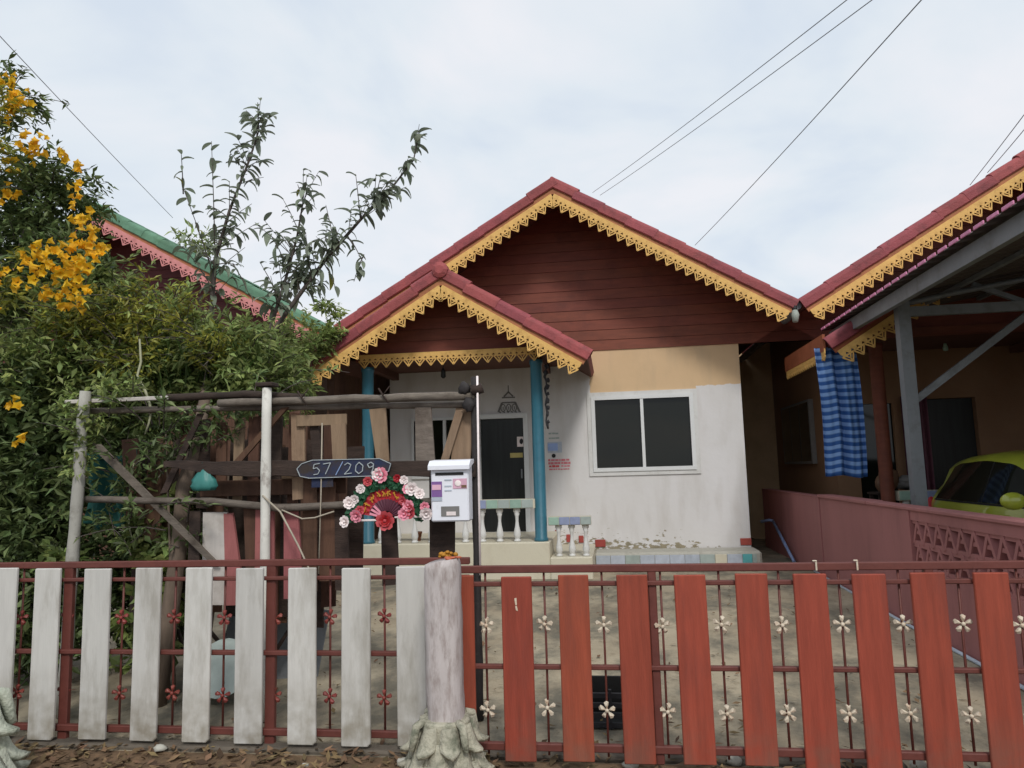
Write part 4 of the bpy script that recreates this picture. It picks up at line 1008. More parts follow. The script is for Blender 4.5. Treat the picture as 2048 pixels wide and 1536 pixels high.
fs = [(i * 4 + k, i * 4 + (k + 1) % 4, i * 4 + 4 + (k + 1) % 4, i * 4 + 4 + k) for i in range(n) for k in range(4)] + [(0, 1, 2, 3), (n * 4 + 3, n * 4 + 2, n * 4 + 1, n * 4)]
bmv.add(vs_, fs).build('beam', M['wood_dark'], tr)
pole([(-3.35, TY - .03, 1.39), (-2.5, TY - .03, 1.36), (-2.05, TY - .035, 1.31), (-1.0, TY - .035, 1.33)], .023, 'wood_grey', 'rail')
pole([(-2.085, TY - .09, .08), (-2.1, TY - .09, 1.2), (-2.1, TY - .09, 2.05)], .032, 'postwhite', 'post', j=.001)
MB().cbox((-2.105, TY - .08, 2.07), (.11, .1, .025), .004).build('post_cap', M['wood_dark'], tr)
pole([(-3.40, TY - .09, .08), (-3.37, TY - .09, 1.2), (-3.335, TY - .09, 2.08)], .036, 'postgrey', 'post', j=.003)
pole([(-.815, TY - .02, .08), (-.81, TY - .02, 1.2), (-.80, TY - .02, 2.07)], .024, 'blackpost', 'post', j=.002)
MB().tube([(-.785, TY - .06, .9), (-.782, TY - .06, 1.5), (-.778, TY - .06, 2.07)], .007, 6).build('conduit', M['c_wh'], tr)
pole([(-.82, TY - .05, 1.98), (-.75, TY - .04, 2.0)], .03, 'wood_dark', 'stub')
for q in ((-.86, 2.0), (-.835, 1.9), (-.83, 1.53)):
    MB().ball((q[0], TY - .05, q[1]), .035, 8, 6, (1, .6, 1.2), .3, int(q[1] * 99)).build('binding', M['blackpost'], tr)
for (x, z) in ((-1.88, 1.975), (-1.36, 1.97)):
    MB().tube([(x - .03, TY - .07, z + .05), (x, TY - .065, z + .0), (x + .03, TY - .06, z - .04)], .006, 5).tube([(x + .04, TY - .07, z + .06), (x, TY - .07, z + .01)], .004, 5).build('wire_tie', M['wood_dark'], tr)
# upper boards
board(-1.955, 1.89, -1.945, 1.36, .09, .08, 'wood_tan', TY + .045)
MB().cbox((-1.79, TY + .02, 1.845), (.33, .016, .07), .003).build('board', M['wood_tan'], tr)
board(-1.675, 1.815, -1.665, 1.55, .095, .085, 'wood_tan', TY + .01)
board(-1.42, 1.90, -1.385, 1.55, .105, .075, 'wood_tan', TY + .005)
board(-1.13, 1.90, -1.12, 1.54, .10, .12, 'wood_grey', TY + .005)
board(-.90, 1.87, -1.01, 1.54, .05, .05, 'wood_tan', TY - .005)
board(-.875, 1.90, -.91, 1.54, .11, .12, 'wood_tan', TY + .03)
board(-1.85, 1.82, -1.82, 1.55, .06, .055, 'wood_dark', TY + .05)
board(-2.02, 1.93, -2.33, 1.60, .045, .045, 'wood_brown', TY - .0)
# brown boards in the left half
x = -2.78; i = 0
while x < -2.0:
    w_ = rnd(.06, .1); board(x, 1.90 + rnd(-.03, .02), x + rnd(-.02, .02), 1.33 + rnd(-.03, .02), w_, w_ * rnd(.8, 1.05), ['wood_brown', 'wood_dark', 'wood_brown', 'wood_tan'][i % 4], TY + .16 + .02 * (i % 2)); x += w_ + rnd(.03, .07); i += 1
MB().cbox((-2.15, TY + .1, 1.435), (.98, .016, .10), .003).build('board', M['wood_brown'], tr)
MB().cbox((-1.85, TY + .075, 1.50), (.45, .014, .03), .003).build('board', M['wood_tan'], tr)
x = -3.25; i = 0
while x < -1.62:
    w_ = rnd(.09, .14); board(x, 1.78 + rnd(-.12, .1), x + rnd(-.03, .03), .55 + rnd(-.1, .1), w_, w_ * rnd(.85, 1.05), ['wood_dark', 'wood_brown', 'wood_dark'][i % 3], TY + .42 + .03 * (i % 2)); x += w_ + rnd(.0, .05); i += 1
# lower boards
for (xt, zt, xb, zb_, wt, wb, m_) in ((-2.49, 1.29, -2.49, .72, .16, .15, 'wood_white'), (-2.40, 1.28, -2.34, .72, .06, .13, 'wood_pink'), (-2.26, 1.31, -2.24, .78, .08, .06, 'wood_brown'),
        (-2.155, 1.30, -2.15, .74, .12, .13, 'wood_pink'), (-1.985, 1.29, -1.96, .76, .09, .13, 'wood_pink'), (-1.86, 1.52, -1.86, .80, .09, .09, 'wood_brown'), (-1.755, 1.46, -1.75, .86, .1, .1, 'wood_brown'),
        (-1.66, 1.30, -1.65, .8, .08, .09, 'wood_dark'), (-1.36, 1.34, -1.345, .84, .095, .105, 'wood_dark'), (-1.02, 1.50, -1.03, .88, .16, .15, 'wood_dark'), (-2.62, 1.3, -2.62, .8, .07, .08, 'wood_dark')):
    board(xt, zt, xb, zb_, wt, wb, m_, TY + .015 + rnd(0, .02))
board(-3.30, 1.74, -2.46, .98, .075, .06, 'wood_grey', TY - .03)
board(-2.62, 1.92, -2.86, 1.42, .04, .05, 'wood_dark', TY + .05)
board(-3.26, 1.78, -3.2, 1.25, .12, .13, 'wood_brown', TY + .26)
board(-3.1, 1.6, -3.1, 1.1, .1, .12, 'wood_brown', TY + .3)
# number board
sg = thing('house_number_board', 'dark blue number board chalked with white figures on the trellis beam', 'sign', (-1.65, TY - .075, 1.54))
P = [(-1.93, 1.545), (-1.90, 1.575), (-1.83, 1.595), (-1.40, 1.592), (-1.33, 1.56), (-1.345, 1.515), (-1.45, 1.49), (-1.85, 1.487), (-1.91, 1.50)]
MB().prism([(x * .985, z) for x, z in P], TY - .085, TY - .072).build('panel', M['ply'], sg)
ol = MB(); ol.strip([(x * .985, z) for x, z in P + P[:1]], .0045, TY - .090, TY - .086); ol.build('painted_border', M['chalk'], sg)
MB().b2(-1.815, -1.68, TY - .07, TY - .06, 1.43, 1.49).build('hanging_flap', M['ply'], sg)
def text(body, size, loc, m, parent, name):
    cu_ = bpy.data.curves.new('txt', 'FONT'); cu_.body = body; cu_.size = size; cu_.extrude = .001; cu_.resolution_u = 3; cu_.offset = .0006
    to = bpy.data.objects.new('txt', cu_); C.objects.link(to); bpy.context.view_layer.update()
    me = bpy.data.meshes.new_from_object(to.evaluated_get(bpy.context.evaluated_depsgraph_get())); bpy.data.objects.remove(to)
    me.materials.clear(); me.materials.append(m)
    return place(name, me, parent, loc, (R(90), 0, 0))
DIG = {'5': [(.9, 1), (.15, .95), (.1, .55), (.55, .62), (.9, .38), (.7, .08), (.1, .0)], '7': [(.05, .92), (.95, 1), (.55, .45), (.35, 0)], '2': [(.05, .8), (.4, 1), (.85, .8), (.6, .4), (.05, .0), (.95, .06)],
       '0': [(.5, 1), (.12, .75), (.1, .3), (.45, 0), (.85, .25), (.9, .7), (.5, 1)], '9': [(.85, .75), (.5, .98), (.12, .78), (.35, .5), (.82, .62), (.85, .75), (.8, .35), (.55, 0)], '/': [(.95, 1.1), (.1, -.1)]}
def figure(ch, x, z, w, h, m, name, k):
    mb = MB(); P_ = [(x + w * a + rnd(-.002, .002), z + h * b + rnd(-.002, .002)) for a, b in DIG[ch]]
    for i_, (a, b) in enumerate(zip(P_, P_[1:])): mb.strip([a, b], .005, TY - .091 - .0003 * i_ - .0001 * k, TY - .0865)
    return mb.build(name, M[m], sg)
for k, (ch, x, w, m_) in enumerate((('5', -1.80, .05, 'chalk'), ('7', -1.735, .052, 'chalk'), ('/', -1.66, .055, 'c_sky'), ('2', -1.60, .05, 'chalk'), ('0', -1.535, .058, 'chalk'), ('9', -1.46, .052, 'chalk'))):
    figure(ch, x, 1.507 + rnd(-.003, .003), w, .068, m_, 'figure', k)

# ------------------------------------------------------------------ mailbox
mbx = thing('mailbox', 'white wall mailbox with two stickers on the trellis', 'mailbox', (-.94, 4.2, 1.22))
mcx, my = -.932, 4.2
MB().cbox((mcx, my, 1.385), (.222, .12, .335), .008).build('body', M['mail'], mbx)
vs_ = []
for xx in (mcx - .122, mcx + .122): vs_ += [(xx, my - .085, 1.515), (xx, my - .085, 1.538), (xx, my - .04, 1.568), (xx, my + .065, 1.575), (xx, my + .065, 1.553)]
MB().add(vs_, [(4, 3, 2, 1, 0), (5, 6, 7, 8, 9)] + [(i, (i + 1) % 5, (i + 1) % 5 + 5, i + 5) for i in range(5)]).build('lid', M['mail'], mbx)
MB().b2(mcx - .083, mcx + .083, my - .064, my - .0605, 1.483, 1.499).build('letter_slot', M['black'], mbx)
MB().b2(mcx - .052, mcx + .055, my - .063, my - .0605, 1.248, 1.305).build('viewing_window', M['c_gy'], mbx)
MB().b2(mcx - .02, mcx + .035, my - .0655, my - .0635, 1.253, 1.275).build('paper_inside', M['c_wh'], mbx)
s1 = MB().b2(mcx - .107, mcx - .045, my - .0635, my - .0605, 1.36, 1.448).build('sticker', M['c_pu'], mbx); s1['label'] = 'purple sticker'
MB().b2(mcx - .103, mcx - .05, my - .066, my - .064, 1.40, 1.43).build('print', M['c_pp'], s1)
MB().b2(mcx - .107, mcx - .045, my - .0635, my - .0605, 1.336, 1.358).build('sticker', M['c_lb'], mbx)
s2 = MB().b2(mcx + .02, mcx + .102, my - .0635, my - .0605, 1.405, 1.462).build('sticker', M['c_pp'], mbx); s2['label'] = 'pink sticker'
MB().ball((mcx + .05, my - .065, 1.435), .02, 10, 6, (1, .1, .9)).build('print', M['c_wh'], s2); MB().b2(mcx + .07, mcx + .1, my - .066, my - .064, 1.41, 1.425).build('print', M['c_br'], s2)
for z in (1.455, 1.42, 1.395): MB().b2(mcx - .03, mcx + .012, my - .0625, my - .0605, z - .004, z + .004).build('faded_print', M['c_lb'], mbx)

# ------------------------------------------------------------------ fan wreath
wr = thing('fan_wreath', 'fan shaped wreath of pink and white artificial flowers with red centre', 'wreath', (-1.318, 4.18, 1.25))
wx, wy, wz = -1.318, 4.17, 1.245
def arc_plate(r0, r1, a0, a1, y0, y1, m, name, wav=0, n=28):
    vs_ = []; fs = []
    for i in range(n + 1):
        a = R(a0 + (a1 - a0) * i / n); rr = r1 + (wav if i % 2 else 0)
        for r_ in (r0, rr):
            for yv in (y0, y1): vs_.append((wx + r_ * math.cos(a), yv + (.006 if i % 2 else 0), wz + r_ * math.sin(a)))
    for i in range(n):
        b = i * 4
        fs += [(b, b + 4, b + 6, b + 2), (b + 3, b + 7, b + 5, b + 1), (b + 2, b + 6, b + 7, b + 3), (b, b + 1, b + 5, b + 4)]
    return MB().add(vs_, fs).build(name, M[m], wr)
fan = arc_plate(.05, .178, 8, 172, wy, wy + .008, 'c_rd', 'fan', .006)
arc_plate(.04, .105, 15, 165, wy - .008, wy - .003, 'c_wine', 'inner_fan', .006)
def foliage_patch(mb, c, r, n, l, flat=.5):
    for _ in range(n):
        d = Vector((rnd(-1, 1), rnd(-1, 1) * flat, rnd(-1, 1)))
        if d.length > 1: d.normalize()
        p = Vector(c) + d * r; q = Euler((rnd(-.8, .8), rnd(0, 6.3), rnd(-.8, .8))).to_matrix(); w = l * .32
        mb.add([p + q @ Vector(v) for v in ((-l / 2, 0, 0), (0, -.004, -w), (l / 2, 0, 0), (0, -.004, w))], [(0, 1, 2), (0, 2, 3)])
gl = MB()
for k in range(26):
    a = R(4 + 172 * k / 25); foliage_patch(gl, (wx + .205 * math.cos(a), wy - .004, wz + .205 * math.sin(a)), .032, 16, .045)
stuff(gl.build('greenery', M['c_gn'], wr))
def rosette(r, m, seed):
    rr = random.Random(seed); mb = MB()
    for ring, (nn, rad, tilt) in enumerate(((7, r, .35), (6, r * .72, .75), (4, r * .42, 1.1))):
        for k in range(nn):
            a = 2 * math.pi * k / nn + ring * .4 + rr.uniform(-.1, .1); d = Vector((math.cos(a), 0, math.sin(a))); t_ = Vector((-math.sin(a), 0, math.cos(a))); f = Vector((0, -1, 0))
            b0 = d * rad * .15; tip = d * rad * math.cos(tilt) + f * rad * math.sin(tilt); mid = d * rad * .62 * math.cos(tilt * .6) + f * rad * .6 * math.sin(tilt); w = rad * .42
            mb.add([b0, mid + t_ * w, tip + t_ * w * .5, tip - t_ * w * .5, mid - t_ * w, mid - f * -.004], [(0, 1, 5), (1, 2, 5), (2, 3, 5), (3, 4, 5), (4, 0, 5)], True)
    mb.ball((0, -r * .35, 0), r * .2, 7, 5)
    return mb.mesh('blossom', M[m])
fl = [(185, .245, .038, 'c_wh'), (158, .235, .04, 'c_wh'), (150, .215, .03, 'c_wh'), (132, .225, .03, 'c_wh'), (117, .235, .03, 'c_cr'), (95, .245, .05, 'c_pk'), (100, .25, .04, 'c_wh'), (72, .235, .026, 'c_rd'), (62, .24, .028, 'c_wh'),
      (45, .225, .042, 'c_wh'), (50, .205, .032, 'c_pk'), (33, .24, .034, 'c_wh'), (14, .24, .03, 'c_pk'), (4, .245, .042, 'c_wh'), (25, .15, .036, 'c_pk'), (12, .15, .046, 'c_cr'), (8, .115, .04, 'c_pk'), (42, .14, .028, 'c_cr'), (176, .175, .042, 'c_pk'), (165, .16, .03, 'c_cr')]
for i, (a, r_, s_, m_) in enumerate(fl):
    place('blossom', rosette(s_, m_, i), wr, (wx + r_ * math.cos(R(a)), wy - .02, wz + r_ * math.sin(R(a)) + .005), (rnd(-.3, .3), rnd(0, 6), rnd(-.3, .3)))
gd = MB()
for k in range(9):
    a = R(62 + k * 12); c_ = Vector((wx + .142 * math.cos(a), wz + .142 * math.sin(a)))
    for _ in range(3): 
        d1 = Vector((rnd(-.018, .018), rnd(-.02, .02))); d2 = Vector((rnd(-.018, .018), rnd(-.02, .02))); gd.strip([c_ + d1, c_ + d2], .007, wy - .006 - rnd(0, .002), wy - .003)
gd.build('gold_ornament', M['c_gd'], fan)
place('rosette', rosette(.06, 'c_cr', 77), wr, (wx + .005, wy - .03, wz - .015)); place('rosette', rosette(.038, 'c_rd', 78), wr, (wx + .005, wy - .042, wz - .015))
rbn = MB()
for a in (150, 135, 165): rbn.strip([(wx, wz), (wx + .1 * math.cos(R(a)), wz + .1 * math.sin(R(a)))], .012, wy - .02 - a * 1e-5, wy - .014)
rbn.build('ribbon', M['c_pk'], wr)
MB().cbox((wx - .1, wy - .012, wz - .012), (.15, .006, .012), .002).cbox((wx + .13, wy - .01, wz + .002), (.16, .006, .01), .002).build('fan_rim', M['c_wh'], wr)

# ------------------------------------------------------------------ ropes, bag, net, crate and yard clutter
tag(MB().tube([(-2.105, 4.2, 1.39), (-1.99, 4.2, 1.29), (-1.87, 4.19, 1.09), (-1.76, 4.16, .90), (-1.755, 4.1, .78)], .006, 6).build('cord', M['rope']), 'pale cord slanting down from the white post to the fence', 'cord')
tag(MB().tube([(-1.99, 4.22, 1.30), (-1.86, 4.22, 1.245), (-1.78, 4.22, 1.25), (-1.66, 4.22, 1.285)], .005, 6).build('cord', M['rope']), 'pale cord sagging from the white post to the wreath', 'cord')
tag(MB().tube([(-1.745, 4.24, 1.82), (-1.75, 4.24, 1.4), (-1.755, 4.22, .92)], .004, 6).build('string', M['rope']), 'thin pale string hanging straight left of the wreath', 'string')
tag(MB().tube([(-3.16, 4.5, 2.46), (-3.13, 4.48, 2.3), (-3.14, 4.46, 2.2), (-3.05, 4.42, 2.09), (-2.99, 4.38, 2.0), (-2.96, 4.36, 1.95), (-2.975, 4.36, 1.87), (-3.0, 4.36, 1.8)], [.006, .008, .008, .009, .009, .008, .007, .005], 6).build('bare_vine', M['vine']), 'pale bare vine winding down onto the trellis batten', 'vine')
tag(MB().tube([(-3.17, 4.5, 1.62), (-3.2, 4.5, 1.4), (-3.19, 4.5, 1.2), (-3.14, 4.5, 1.05)], .005, 6).build('bare_vine', M['vine']), 'thin yellowish vine stem hanging beside the left trellis post', 'vine')
bag = MB(); 
for j in range(8):
    pass
prof = [(.005, .0), (.06, .004), (.072, .03), (.06, .07), (.035, .11), (.014, .14), (.01, .16), (.02, .175)]
vs_ = []; fs = []; n = 16
for r_, z in prof:
    for k in range(n): a = 2 * math.pi * k / n; q = 1 + .22 * math.sin(a * 5 + z * 30); vs_.append((-2.53 + r_ * q * 1.15 * math.cos(a), 4.27 + r_ * q * .5 * math.sin(a), 1.425 + z))
for i in range(len(prof) - 1):
    for k in range(n): fs.append((i * n + k, i * n + (k + 1) % n, (i + 1) * n + (k + 1) % n, (i + 1) * n + k))
tag(bag.add(vs_, fs, True).build('plastic_bag', M['bagteal']), 'teal plastic bag tied up under the trellis beam', 'bag')
nv = MB(); vs_ = []; fs = []
for j in range(15):
    for i in range(19): u, v = i / 18, j / 14; vs_.append((-3.62 + .42 * u, 4.62 + .06 * math.sin(u * 14 + v * 3), 1.22 + .50 * v - .05 * math.sin(u * 3)))
for j in range(14):
    for i in range(18): a = j * 19 + i; fs.append((a, a + 1, a + 20, a + 19))
no = nv.add(vs_, fs, True).build('shade_net', M['net']); no.modifiers.new('s', 'SOLIDIFY').thickness = .004; tag(no, 'dark teal shade net bunched behind the left trellis post', 'net')
ct = thing('plastic_crate', 'black slotted plastic crate on the yard behind the gate', 'crate', (-.07, 4.3, .08))
for i in range(4): MB().b2(-.26, .13, 4.18, 4.2, .09 + i * .052, .115 + i * .052).build('slat', M['c_bk'], ct)
for x in (-.26, .11): MB().b2(x, x + .02, 4.178, 4.46, .08, .30).build('side', M['c_bk'], ct)
MB().b2(-.07, -.055, 4.176, 4.2, .085, .29).build('rib', M['c_bk'], ct); MB().b2(-.238, .108, 4.44, 4.46, .08, .29).build('back', M['black'], ct)
MB().b2(-.238, .108, 4.205, 4.438, .082, .095).build('base', M['black'], ct)
o = MB().lathe([(.10, 0), (.17, .12), (.185, .125), (.185, .135)], (0, 0, 0), 18).build('basin', M['c_gr'], None, (-2.52, 4.62, .24), (R(62), R(10), 0)); tag(o, 'pale plastic basin tipped over behind the white fence', 'basin')
o = MB().lathe([(.15, 0), (.2, .2), (.21, .21)], (0, 0, 0), 18).build('black_tub', M['black'], None, (-2.66, 4.9, .08)); tag(o, 'black tub on the ground behind the tipped basin', 'tub')
o = MB().cbox((0, 0, 0), (.7, .02, .5), .004).build('sheet_metal', M['steel'], None, (-2.45, 5.1, .33), (R(-18), R(8), R(12))); tag(o, 'sheet of grey metal leaning in the clutter behind the basin', 'metal sheet')
o = MB().cbox((0, 0, 0), (.5, .35, .18), .02).build('crate', M['c_gr'], None, (-2.35, 4.95, .62), (R(6), R(-8), R(20))); tag(o, 'greyish box lying on the clutter behind the white slats', 'box')
for i in range(5):
    a = Vector((rnd(-3.2, -2.3), rnd(4.55, 5.0), .1)); b = a + Vector((rnd(-.5, .5), rnd(-.1, .3), rnd(.25, .6)))
    o = MB().tube([a, a.lerp(b, .5) + Vector((0, 0, .02)), b], .014, 6).build('stick', M['wood_dark']); tag(o, 'dry stick leaning in the clutter behind the white fence', 'stick', 'dry sticks in the clutter')
ob = MB()
for k in range(10): ob.ball((-.90 + rnd(-.05, .06), 3.84 + rnd(-.02, .02), 1.065 + rnd(-.015, .02)), rnd(.01, .016), 7, 5, (1, 1, .8), .2, k)
tag(ob.build('dried_flowers', M['c_gd']), 'small heap of dull yellow flowers on the rail beside the black post', 'flowers')

# ------------------------------------------------------------------ plants
def leaf2(mb, c, d, l, w, up=None, fold=.25):
    """one folded leaf of two faces: base at c, pointing along d"""
    d = d.normalized(); t_ = d.cross(up if up is not None else Vector((rnd(-1, 1), rnd(-1, 1), 1))); 
    if t_.length < 1e-4: t_ = Vector((1, 0, 0))
    t_.normalize(); nrm = t_.cross(d); m_ = c + d * l * .45
    mb.add([c, m_ + t_ * w + nrm * w * fold, c + d * l - nrm * l * .12, m_ - t_ * w + nrm * w * fold], [(0, 1, 2), (0, 2, 3)])
def clusters(mb, blobs, n, per, l, spread=.16, ratio=.3, stem=None, droop=.25, shell=.55):
    """twigs of leaves spread through ellipsoids (centre, radii, weight)"""
    tot = sum(b[2] for b in blobs)
    for c, r, w in blobs:
        for _ in range(int(n * w / tot)):
            d = Vector((random.gauss(0, 1), random.gauss(0, 1), random.gauss(0, 1))).normalized(); k = rnd(shell, 1.0) ** .8 * (rnd(1.05, 1.3) if random.random() < .14 else 1)
            p = Vector(c) + Vector((d.x * r[0], d.y * r[1], d.z * r[2])) * k
            ax = (Vector((d.x, d.y, abs(d.z) * .5 + .35)) + Vector((rnd(-.7, .7), rnd(-.7, .7), rnd(-.5, .5)))).normalized()
            tl = spread * rnd(.6, 1.5)
            if stem is not None and random.random() < .35: stem.tube([p - ax * tl * .8, p + ax * tl * .5], [.004, .002], 4, False)
            for i in range(per):
                u = rnd(-.5, .5); q = p + ax * tl * u + Vector((rnd(-1, 1), rnd(-1, 1), rnd(-1, 1))) * spread * .22
                dd = (Vector((rnd(-1, 1), rnd(-1, 1), rnd(-.8, .8) - droop)) + ax * .6)
                k_ = rnd(.5, 1.55); leaf2(mb, q, dd, l * k_, l * k_ * ratio * rnd(.7, 1.2) * .5)
def sprays(mb, stem, blobs, n, l, length=(.3, .7), ratio=.33):
    """arching shoots that break out of the crown"""
    for _ in range(n):
        c, r, w = random.choice(blobs); a = rnd(0, 6.28); e_ = rnd(.1, 1.3); d = Vector((math.cos(a) * math.cos(e_), math.sin(a) * math.cos(e_) - .25, math.sin(e_))).normalized()
        p = Vector(c) + Vector((d.x * r[0], d.y * r[1], d.z * r[2])) * .75; L_ = rnd(*length); P = [p + d * L_ * u + Vector((d.x * .2, d.y * .2, -.35)) * L_ * u * u for u in (0, .25, .5, .75, 1)]
        stem.tube(P, [.005, .004, .0035, .003, .002], 4, False)
        for i in range(int(L_ / .022)):
            u = rnd(.1, 1) * 3.999; k = int(u); q = P[k].lerp(P[k + 1], u - k); leaf2(mb, q, Vector((rnd(-1, 1), rnd(-1, 1), rnd(-.7, .5))) + d * .5, l * rnd(.6, 1.3), l * ratio * rnd(.7, 1.2) * .5)
def plant(name, label, cat, base, blobs, n, per, l, mt, stems=(), spread=.16, ratio=.35, droop=.25, group=None, shell=.45, nspray=0, slen=(.3, .7)):
    t_ = thing(name, label, cat, base, group)
    st_ = MB(); cr_ = MB(); clusters(cr_, blobs, n, per, l, spread, ratio, st_, droop, shell)
    if nspray: sprays(cr_, st_, blobs, nspray, l * 1.15, slen)
    co = cr_.build('foliage', M[mt], t_); stuff(co)
    for s_ in stems: MB().tube([Vector(p) for p in s_[0]], s_[1], 7).build('stem', M['bark'], t_)
    if st_.v: st_.build('twigs', M['barkdk'], t_)['kind'] = 'stuff'
    return t_
# yellow trumpet shrub, far left
ye = plant('yellow_trumpet_shrub', 'tall shrub with yellow trumpet flowers at the left edge', 'shrub', (-4.9, 5.6, .1),
      [((-5.0, 5.6, 3.95), (.55, .5, .42), .75), ((-4.75, 5.5, 3.9), (.32, .35, .33), .36), ((-5.35, 5.6, 4.95), (.28, .3, .28), .2), ((-4.95, 5.4, 3.2), (.75, .5, .5), 1.6), ((-5.4, 5.7, 3.4), (.6, .5, .9), 1.2), ((-4.45, 5.3, 3.15), (.42, .35, .35), .8)],
      620, 26, .075, 'leafB', [([(-4.9, 5.7, .1), (-4.95, 5.7, 1.5), (-5.0, 5.6, 3.0), (-5.1, 5.6, 4.3)], [.05, .045, .03, .015]), ([(-4.85, 5.7, .1), (-4.7, 5.6, 1.6), (-4.6, 5.5, 3.6)], [.04, .03, .012])], .22, .36, nspray=60, slen=(.12, .32))
def trumpet():
    mb = MB(); n = 10; vs_ = []; fs = []
    for r_, z in ((.006, 0), (.012, .018), (.017, .036), (.034, .05), (.036, .053)):
        for k in range(n): a = 2 * math.pi * k / n; q = 1 + (.22 * math.cos(a * 5) if r_ > .03 else 0); vs_.append((r_ * q * math.cos(a), r_ * q * math.sin(a), z))
    for i in range(4):
        for k in range(n): fs.append((i * n + k, i * n + (k + 1) % n, (i + 1) * n + (k + 1) % n, (i + 1) * n + k))
    return mb.add(vs_, fs, True).mesh('blossom', M['petal'])
yl_ = MB(); clusters(yl_, [((-5.05, 5.2, 4.75), (.22, .2, .14), 1), ((-4.9, 5.0, 4.2), (.3, .2, .14), 1), ((-5.1, 5.0, 3.9), (.2, .2, .25), .7), ((-4.5, 4.7, 3.05), (.3, .2, .25), .8)], 90, 16, .065, .16, .36)
stuff(yl_.build('young_foliage', M['leafY'], ye))
TR = trumpet()
spots = [(-5.12, 5.3, 4.93, 14, .12), (-5.25, 5.3, 4.8, 8, .1), (-5.05, 5.2, 4.3, 6, .14), (-5.22, 5.3, 5.1, 4, .06), (-4.93, 5.15, 4.45, 13, .10), (-5.27, 5.2, 4.42, 4, .1), (-4.68, 5.3, 4.36, 5, .07), (-4.45, 5.3, 4.2, 3, .04), (-5.16, 5.1, 4.02, 6, .07), (-4.5, 5.2, 4.0, 5, .07),
         (-4.43, 5.15, 3.78, 8, .09), (-4.40, 5.1, 3.62, 8, .09), (-4.32, 5.05, 3.46, 9, .09), (-4.72, 5.0, 3.42, 10, .11), (-4.88, 5.0, 3.46, 10, .09), (-4.55, 5.0, 3.38, 10, .10), (-4.38, 5.0, 3.27, 9, .09), (-4.66, 5.0, 3.16, 8, .10), (-4.5, 4.95, 3.06, 10, .09), (-4.86, 5.0, 3.28, 7, .1),
         (-5.2, 5.0, 3.3, 5, .1), (-4.98, 4.9, 2.15, 3, .04), (-4.9, 4.9, 1.82, 3, .03), (-5.25, 5.05, 3.05, 4, .08)]
for cx_, cy_, cz_, k_, sp_ in spots:
    if cz_ < 3.7: cy_ = 4.55 + rnd(-.08, .08)
    for _ in range(int(k_ * 1.5)):
        d = Vector((rnd(-.8, .8), rnd(-1.2, .1), rnd(-.4, .9))).normalized()
        p = Vector((cx_ * cy_ / 5.5, cy_, 1.5 + (cz_ - 1.5) * cy_ / 5.5)) + Vector((rnd(-1, 1), rnd(-.6, .6), rnd(-1, 1))) * sp_
        place('blossom', TR, ye, p, d.to_track_quat('Z', 'Y').to_euler(), (rnd(.6, 1.0),) * 3)
# big bush in the middle, darker creeper to the left, low broad leaves
plant('garden_bush', 'large bright green bush spilling over the trellis top', 'bush', (-3.2, 5.3, .1),
      [((-3.75, 5.3, 2.65), (.6, .5, .45), 1.5), ((-3.2, 5.2, 2.42), (.55, .45, .38), 1.3), ((-2.75, 5.1, 2.32), (.45, .4, .33), 1.2), ((-3.55, 5.1, 2.2), (.7, .4, .35), 1.3), ((-4.2, 5.1, 2.5), (.5, .4, .6), 1.2), ((-2.48, 5.0, 2.18), (.24, .3, .2), .5), ((-4.15, 5.4, 3.0), (.35, .35, .25), .45)],
      900, 24, .068, 'leafA', [([(-3.1, 5.3, .1), (-3.15, 5.25, 1.2), (-3.3, 5.2, 2.4)], [.04, .03, .015]), ([(-3.2, 5.3, .1), (-3.6, 5.3, 1.4), (-3.8, 5.3, 2.7)], [.035, .03, .012]), ([(-3.05, 5.2, .1), (-2.85, 5.1, 1.3), (-2.65, 5.0, 2.2)], [.03, .02, .01])], .2, .36, nspray=70, slen=(.2, .5))
plant('yellow_green_bush', 'yellowish green bush growing through the larger green one', 'bush', (-3.7, 5.25, .1),
      [((-3.65, 4.95, 2.72), (.32, .25, .18), 1), ((-3.95, 4.9, 2.7), (.25, .2, .2), .6), ((-3.2, 4.85, 2.72), (.25, .2, .16), .6), ((-3.45, 4.8, 2.4), (.3, .15, .2), .5), ((-2.8, 4.75, 2.42), (.2, .15, .16), .4)],
      150, 18, .055, 'leafY', [([(-3.6, 5.25, .1), (-3.65, 5.2, 1.6), (-3.62, 5.0, 2.9)], [.03, .02, .008])], .2, .32, shell=.2, nspray=22, slen=(.2, .45))
plant('creeper', 'dark shaded creeper filling the corner left of the trellis', 'creeper', (-4.4, 5.0, .1),
      [((-4.5, 5.1, 2.0), (.75, .4, .6), 1.4), ((-4.5, 5.0, 1.3), (.8, .4, .6), 1.4), ((-4.4, 4.9, .6), (.8, .4, .5), 1.2), ((-3.7, 5.2, 1.6), (.4, .3, .6), .8), ((-3.5, 5.2, .7), (.4, .3, .5), .6)],
      1700, 24, .085, 'leafB', (), .22, .42, shell=.1)
plant('low_shrub', 'young broad leaved shrub between the trellis posts', 'shrub', (-3.05, 4.7, .08),
      [((-3.12, 4.62, 1.08), (.22, .15, .14), 1), ((-2.88, 4.6, 1.36), (.09, .1, .12), .4), ((-2.9, 4.6, .98), (.18, .12, .1), .7), ((-3.2, 4.7, .6), (.2, .15, .2), .6), ((-2.95, 4.65, .7), (.2, .15, .2), .6), ((-3.7, 4.5, 1.02), (.06, .06, .09), .3), ((-3.1, 4.6, .3), (.15, .12, .12), .3)],
      110, 13, .085, 'leafA', [([(-3.0, 4.7, .08), (-3.02, 4.66, .6), (-2.95, 4.62, 1.3)], [.014, .01, .005])], .12, .62)
